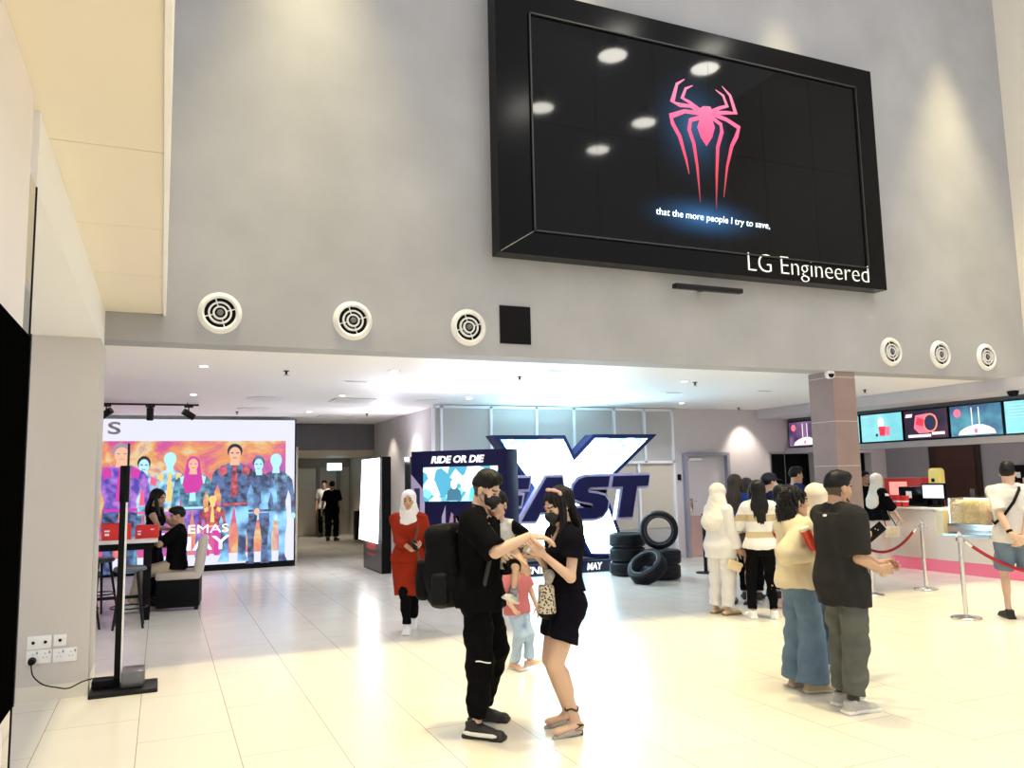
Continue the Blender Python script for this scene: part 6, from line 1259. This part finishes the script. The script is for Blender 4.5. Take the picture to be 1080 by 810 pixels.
L10 = onz(818, 630); q = Human(L10, v3(.9, .25), 1.66, v=.011, label='man in navy shirt and dark cap in the queue', skin='skin_light', bw=1.05); q.body(hv=.007); q.mask(mat('mask_white', (.7,.75,.8), .7)); q.hair_short(v=.007, quiff=.012); q.pants(blk, v=.012); q.top(cloth('navy_shirt', (.012,.018,.07), .2), sleeve=.9, inf=.02, v=.011); [q.shoe(s, [shoe_b, sole_b], v=.01) for s in (1, -1)]
vq_obj('cap', sculpt([('u', cut(ell(q.h(0, -.012, .045), (.094, .116, .098), q.Rh), q.h(0, 0, .035), (0, 0, -1)), 0), ('u', fcone(q.h(-.03, .10, .045), q.h(.03, .13, .040), .05, .05, (1, 0, 0), .2), .01)], .008), mat('cap_dark', (.012,.012,.03), .7), q.root)
L11 = onz(846, 618); q = Human(L11, v3(.9, .2), 1.76, v=.012, label='tall man in bright blue shirt left of the stone column', skin='skin_tan', bw=1.08); q.body(hv=.008); q.hair_short(v=.008); q.pants(blk, v=.013); q.top(cloth('blue_shirt', (.01,.025,.16), .15), sleeve=.9, inf=.02, v=.012); [q.shoe(s, [shoe_b, sole_b], v=.01) for s in (1, -1)]
L18 = onz(832, 642); q = Human(L18, v3(.8, .4), 1.50, 'f', v=.010, label='person in red top and pale skirt behind woman in beige hoodie', skin='skin_tan'); q.body(hv=.007); q.hair_long(length=.25, v=.008); q.top(cloth('red_top', (.50,.015,.02), .1), sleeve=1.2, inf=.025, hem=.84, v=.010); q.skirt(cloth('pale_skirt', (.72,.64,.60), .05), [(1.0, 0, 0, .16, .13), (.86, 0, 0, .20, .17), (.62, 0, 0, .215, .19), (.46, 0, 0, .22, .19)], v=.010); [q.shoe(s, [mat('slipper_pink', (.80,.42,.36), .5), mat('slipper_pink_sole', (.6,.3,.28), .5)], low=True, v=.008) for s in (1, -1)]

# --- woman in beige hoodie, woman in cream headscarf, man in dark shirt
L12 = onz(849, 727); H_ = Human(L12, v3(.97, .2), 1.55, 'f', v=.008, head=(6, 0, 0), label='curly haired woman in beige hoodie and wide blue jeans holding red tumbler', skin='skin_tan', bw=1.0,
    arms={1: dict(w=near(859, 585, L12, -.20), e=v3(-1, -.3, -.6), d=v3(.6, .3, .5), n=v3(.2, 1, .2), curl=50), -1: dict(w=near(866, 588, L12, .15), e=v3(-.3, .9, -.5), curl=40)}, legs={1: dict(a=near(858, 722, L12, -.10), toe=8), -1: dict(a=near(841, 717, L12, .10), toe=-8)})
for s in (1, -1): H_.an[s][2] = .075
hd = cloth('hoodie_beige', (.72,.62,.43), .06, 12, .3); H_.body(hv=.0045)
nbk = H_.nb
hx = [('u', fcone(nbk+np.array([-.06, -.075, -.02]), nbk+np.array([.06, -.075, -.02]), .055, .055, (0, 0, 1), .75), .04), ('u', fcone(nbk+np.array([0, -.085, -.05]), nbk+np.array([0, -.10, -.14]), .075, .05, (1, 0, 0), .45), .04)]
H_.pants(denim, r=(.100, .108, .135), cuff=.0, inf=.012, name='wide_jeans', amp=.012, waist=1.0)
H_.top(hd, sleeve=1.9, hem=.86, inf=.040, r=(.082, .088, .064), neckz=1.46, neck=.068, name='hoodie', amp=.013, flare=.06, extra=hx)
vq_obj('hair', sculpt([('u', ell(H_.h(0, -.022, .035), np.array([.092, .112, .096]), H_.Rh), 0), ('s', ell(H_.h(0, .10, -.03), np.array([.08, .068, .11]), H_.Rh), .012), ('u', ell(H_.h(0, -.075, -.06), (.10, .07, .10)), .04), ('u', ell(H_.h(0, -.075, -.13), (.10, .06, .07)), .04)], .0045, lambda X, Y, Z: .006*np.sin(150*X+4*np.sin(60*Z))*np.sin(140*Z+4*np.sin(70*Y))+.006*np.sin(130*Y+60*Z+3*np.sin(90*X))), M['hair_black'], H_.root)
for s in (1, -1): H_.shoe(s, [mat('shoe_sand', (.46,.36,.24), .6), mat('shoe_sand_sole', (.60,.52,.40), .6)], v=.007)
tc_ = near(854, 569, L12, -.26); tm = empty('tumbler', tc_, 0, 'red tumbler with pale lid held by woman in beige hoodie', 'tumbler'); ax = (v3(-.35, 0, .85)).normalized(); q_ = Vector((0, 0, 1)).rotation_difference(ax).to_matrix().to_4x4()
bm = bmesh.new(); add_lathe(bm, [(0, -.085), (.030, -.085), (.040, .075), (0, .075)], 24, q_); bm_obj('cup', bm, mat('tumbler_red', (.70,.05,.02), .35), tm, True); bm = bmesh.new(); add_lathe(bm, [(.041, .075), (.043, .085), (.038, .10), (.03, .105), (0, .105)], 24, q_); bm_obj('lid', bm, mat('lid_cream', (.85,.75,.6), .4), tm, True)
L13 = onz(874, 712); q = Human(L13, v3(.96, .25), 1.565, 'f', v=.009, label='woman in cream headscarf mostly hidden behind man in dark shirt', skin='skin_tan', arms={1: dict(w=near(909, 572, L13, -.02), e=v3(-.2, -.6, -1), d=v3(.7, .1, .5), n=v3(.2, .5, .6), curl=40), -1: dict(w=near(908, 566, L13, .1), e=v3(-.2, .6, -1), d=v3(.7, -.1, .5), curl=40)})
q.body(hv=.006); q.hijab(crm, drape=.16, back=.22, seed=11, amp=.006, v=.007); q.pants(denim, r=(.09, .085, .08), cuff=.06, v=.009); q.top(cloth('cream_top', (.72,.66,.56), .05), sleeve=1.9, inf=.024, hem=.84, v=.009, r=(.066, .068, .055)); [q.shoe(s, [shoe_w, sole_w], v=.008) for s in (1, -1)]
ph = empty('phone', near(923, 561, L13, .03), -YAW, 'large black phone held up in front of man in dark shirt', 'phone'); bm = bmesh.new(); add_box(bm, (0, 0, 0), (.09, .014, .18), .005, Matrix.Rotation(rad(52), 3, 'Y')); bm_obj('case', bm, M['black_gloss'], ph, True); bm = bmesh.new(); add_box(bm, (.008, 0, .008), (.082, .010, .165), .002, Matrix.Rotation(rad(52), 3, 'Y')); bm_obj('frame', bm, mat('phone_frame', (.4,.4,.42), .3, metal=.8), ph)
L14 = onz(897, 748); D_ = Human(L14, v3(.93, .36), 1.675, bw=1.04, bd=1.05, v=.008, lean=(1, 0, 0), head=(3, 4, 0), label='man in charcoal shirt and grey green trousers, hands together in front', skin='skin_tan',
    arms={1: dict(w=near(926, 600, L14, -.06), e=v3(-.55, -.4, -.9), d=v3(.95, .15, -.05), n=v3(0, .9, .2), curl=42), -1: dict(w=near(928, 597, L14, .10), e=v3(-.3, .6, -.9), d=v3(.9, -.3, -.05), n=v3(0, -.9, .2), curl=42)},
    legs={1: dict(a=near(901, 742, L14, -.10), toe=4), -1: dict(a=near(889, 732, L14, .12), toe=-4)})
for s in (1, -1): D_.an[s][2] = .079
D_.fade = True; D_.body(hv=.0045); D_.hair_short(quiff=.022, v=.005); D_.pants(cloth('trousers_olive', (.115,.122,.112), .15, 10, .3), r=(.104, .094, .080), cuff=.10, inf=.014, amp=.013); D_.top([cloth('shirt_charcoal', (.026,.025,.025), .12), shoe_w], sleeve=.92, hem=.74, inf=.034, r=(.080, .090, .06), neck=.072, neckz=1.455, amp=.013, flare=.05, pick=lambda X, Y, Z: ((np.abs(X) < .022) & (np.abs(Z-D_.nb[2]+.012) < .010) & (Y < D_.nb[1])).astype(int))
for s in (1, -1):
    D_.shoe(s, [mat('shoe_grey', (.46,.45,.44), .6), sole_w], v=.006, bulk=1.04); a = D_.an[s]; vq_obj('sock', sculpt([('u', cone(a+np.array([0, -.005, .03]), a+np.array([0, -.005, .12]), .043, .044), 0)], .006), sole_b, D_.root)
V = []
for t in np.linspace(.35, 2.8, 26): V.append(D_.h(.052*math.cos(t)*1.0, .060+.02*math.sin(t), -.085-.012*math.sin(t)))
vq_obj('beard', sculpt([('u', cone(D_.h(0, .074, -.098), D_.h(0, .082, -.088), .022, .02), 0), ('u', cone(D_.h(.045, .02, -.065), D_.h(.018, .07, -.094), .018, .018), .01), ('u', cone(D_.h(-.045, .02, -.065), D_.h(-.018, .07, -.094), .018, .018), .01)], .005), M['hair_black'], D_.root)

# --- at the counter
L15 = onz(931, 601); q = Human(L15, v3(.93, .2), 1.61, 'f', v=.010, head=(0, 6, 0), label='woman in black top and cream headscarf ordering at the counter', skin='skin_light', arms={1: dict(w=near(950, 549, L15, -.1), e=v3(-.6, -.4, -1), curl=40), -1: dict(w=near(952, 552, L15, .2), e=v3(-.4, .6, -1), curl=40)})
q.body(hv=.007); q.hijab(cloth('scarf_pale', (.82,.77,.68), .05), drape=.14, back=.16, seed=14, v=.008); q.top([blk, shoe_w], sleeve=1.2, hem=.88, inf=.03, r=(.078, .084, .07), v=.010, neck=.05, neckz=1.5, pick=lambda X, Y, Z: ((np.abs(X-.19) < .05) & (np.abs(Z-1.26) < .02) & (Y > -.02)).astype(int)); q.skirt(cloth('blush_skirt', (.74,.58,.50), .05), [(1.0, 0, 0, .15, .12), (.88, 0, 0, .185, .15), (.5, 0, 0, .19, .16), (.12, 0, 0, .20, .17)], v=.010); [q.shoe(s, [shoe_w, sole_w], v=.009) for s in (1, -1)]
o = empty('shoulder_bag', near(941, 567, L15, -.25), -YAW, 'pale patterned bag at hip of woman ordering at counter', 'bag'); bm = bmesh.new(); add_box(bm, (0, 0, .09), (.24, .07, .19), .02, None, 3); bm_obj('bag_body', bm, mat('bag_pale', (.72,.60,.42), .6, noise=.3, nscale=20), o, True); bm = bmesh.new(); add_tube(bm, [(-.09, 0, .18), (-.12, .05, .42), (-.02, .12, .60), (.04, .1, .35), (.09, 0, .18)], .008, 8); bm_obj('strap', bm, blk2, o, True)
p = ony(914, 540, 12.55); q = Human((p.x, 12.55, 0), v3(.3, -.9), 1.64, v=.013, label='staff member in black behind the counter, left of the red dispenser', skin='skin_tan'); q.body(hv=.009); q.hair_short(v=.009); q.pants(blk, v=.013); q.top(blk, v=.013, inf=.02); [q.shoe(s, [shoe_b, sole_b], v=.01) for s in (1, -1)]
L17 = onz(1077, 652); q = Human(L17, v3(.35, .95), 1.74, v=.008, head=(22, 2, 0), label='man in white shirt and denim shorts at right edge, hands behind back', skin='skin_light', bw=1.02, arms={1: dict(w=near(1080, 577, L17, -.26), e=v3(.9, .1, -.3), d=v3(-.6, -.1, -.6), n=v3(0, 1, 0), curl=40), -1: dict(w=near(1071, 573, L17, -.28), e=v3(-.9, .1, -.3), d=v3(.7, -.1, -.5), n=v3(0, 1, 0), curl=40)}, legs={1: dict(a=np.array([.13, .02, .08]), toe=12), -1: dict(a=np.array([-.12, -.02, .08]), toe=-12)})
q.body(hv=.005); q.hair_short(quiff=.03, v=.005); q.pants(cloth('denim_grey', (.16,.22,.30), .2, 8, .3), r=(.105, .10, .07), cuff=1.05, inf=.014, name='shorts', v=.008); q.top(cloth('tee_white', (.76,.74,.72), .05), sleeve=.85, inf=.026, hem=.82, r=(.066, .074, .06), v=.008, name='t_shirt', amp=.011, flare=.06); [q.shoe(s, [shoe_b, sole_b], v=.008) for s in (1, -1)]
bm = bmesh.new(); a = q.wr[-1]; d_ = unit(q.el[-1]-q.wr[-1]); add_cyl(bm, a+d_*.02, a+d_*.05, .032, .034, 18); bm_obj('watch', bm, M['black_matt'], q.root, True)
bm = bmesh.new(); pts = [q.T(x, y, z) for x, y, z in ((.11, .13, 1.30), (.105, .03, 1.475), (.07, -.115, 1.40), (0, -.165, 1.27), (-.10, -.168, 1.13), (-.19, -.10, 1.03), (-.17, .10, 1.05))]; add_tube(bm, pts, .016, 8)
so = empty('sling_bag', q.wp((0, 0, 0)), q.rz, 'black sling strap across back of man in white shirt and shorts', 'bag'); bm_obj('strap', bm, M['black_matt'], so, True); vq_obj('pouch', sculpt([('u', rbox(q.T(-.04, .20, 1.12), (.11, .035, .07), .025), 0)], .008), M['black_matt'], so)
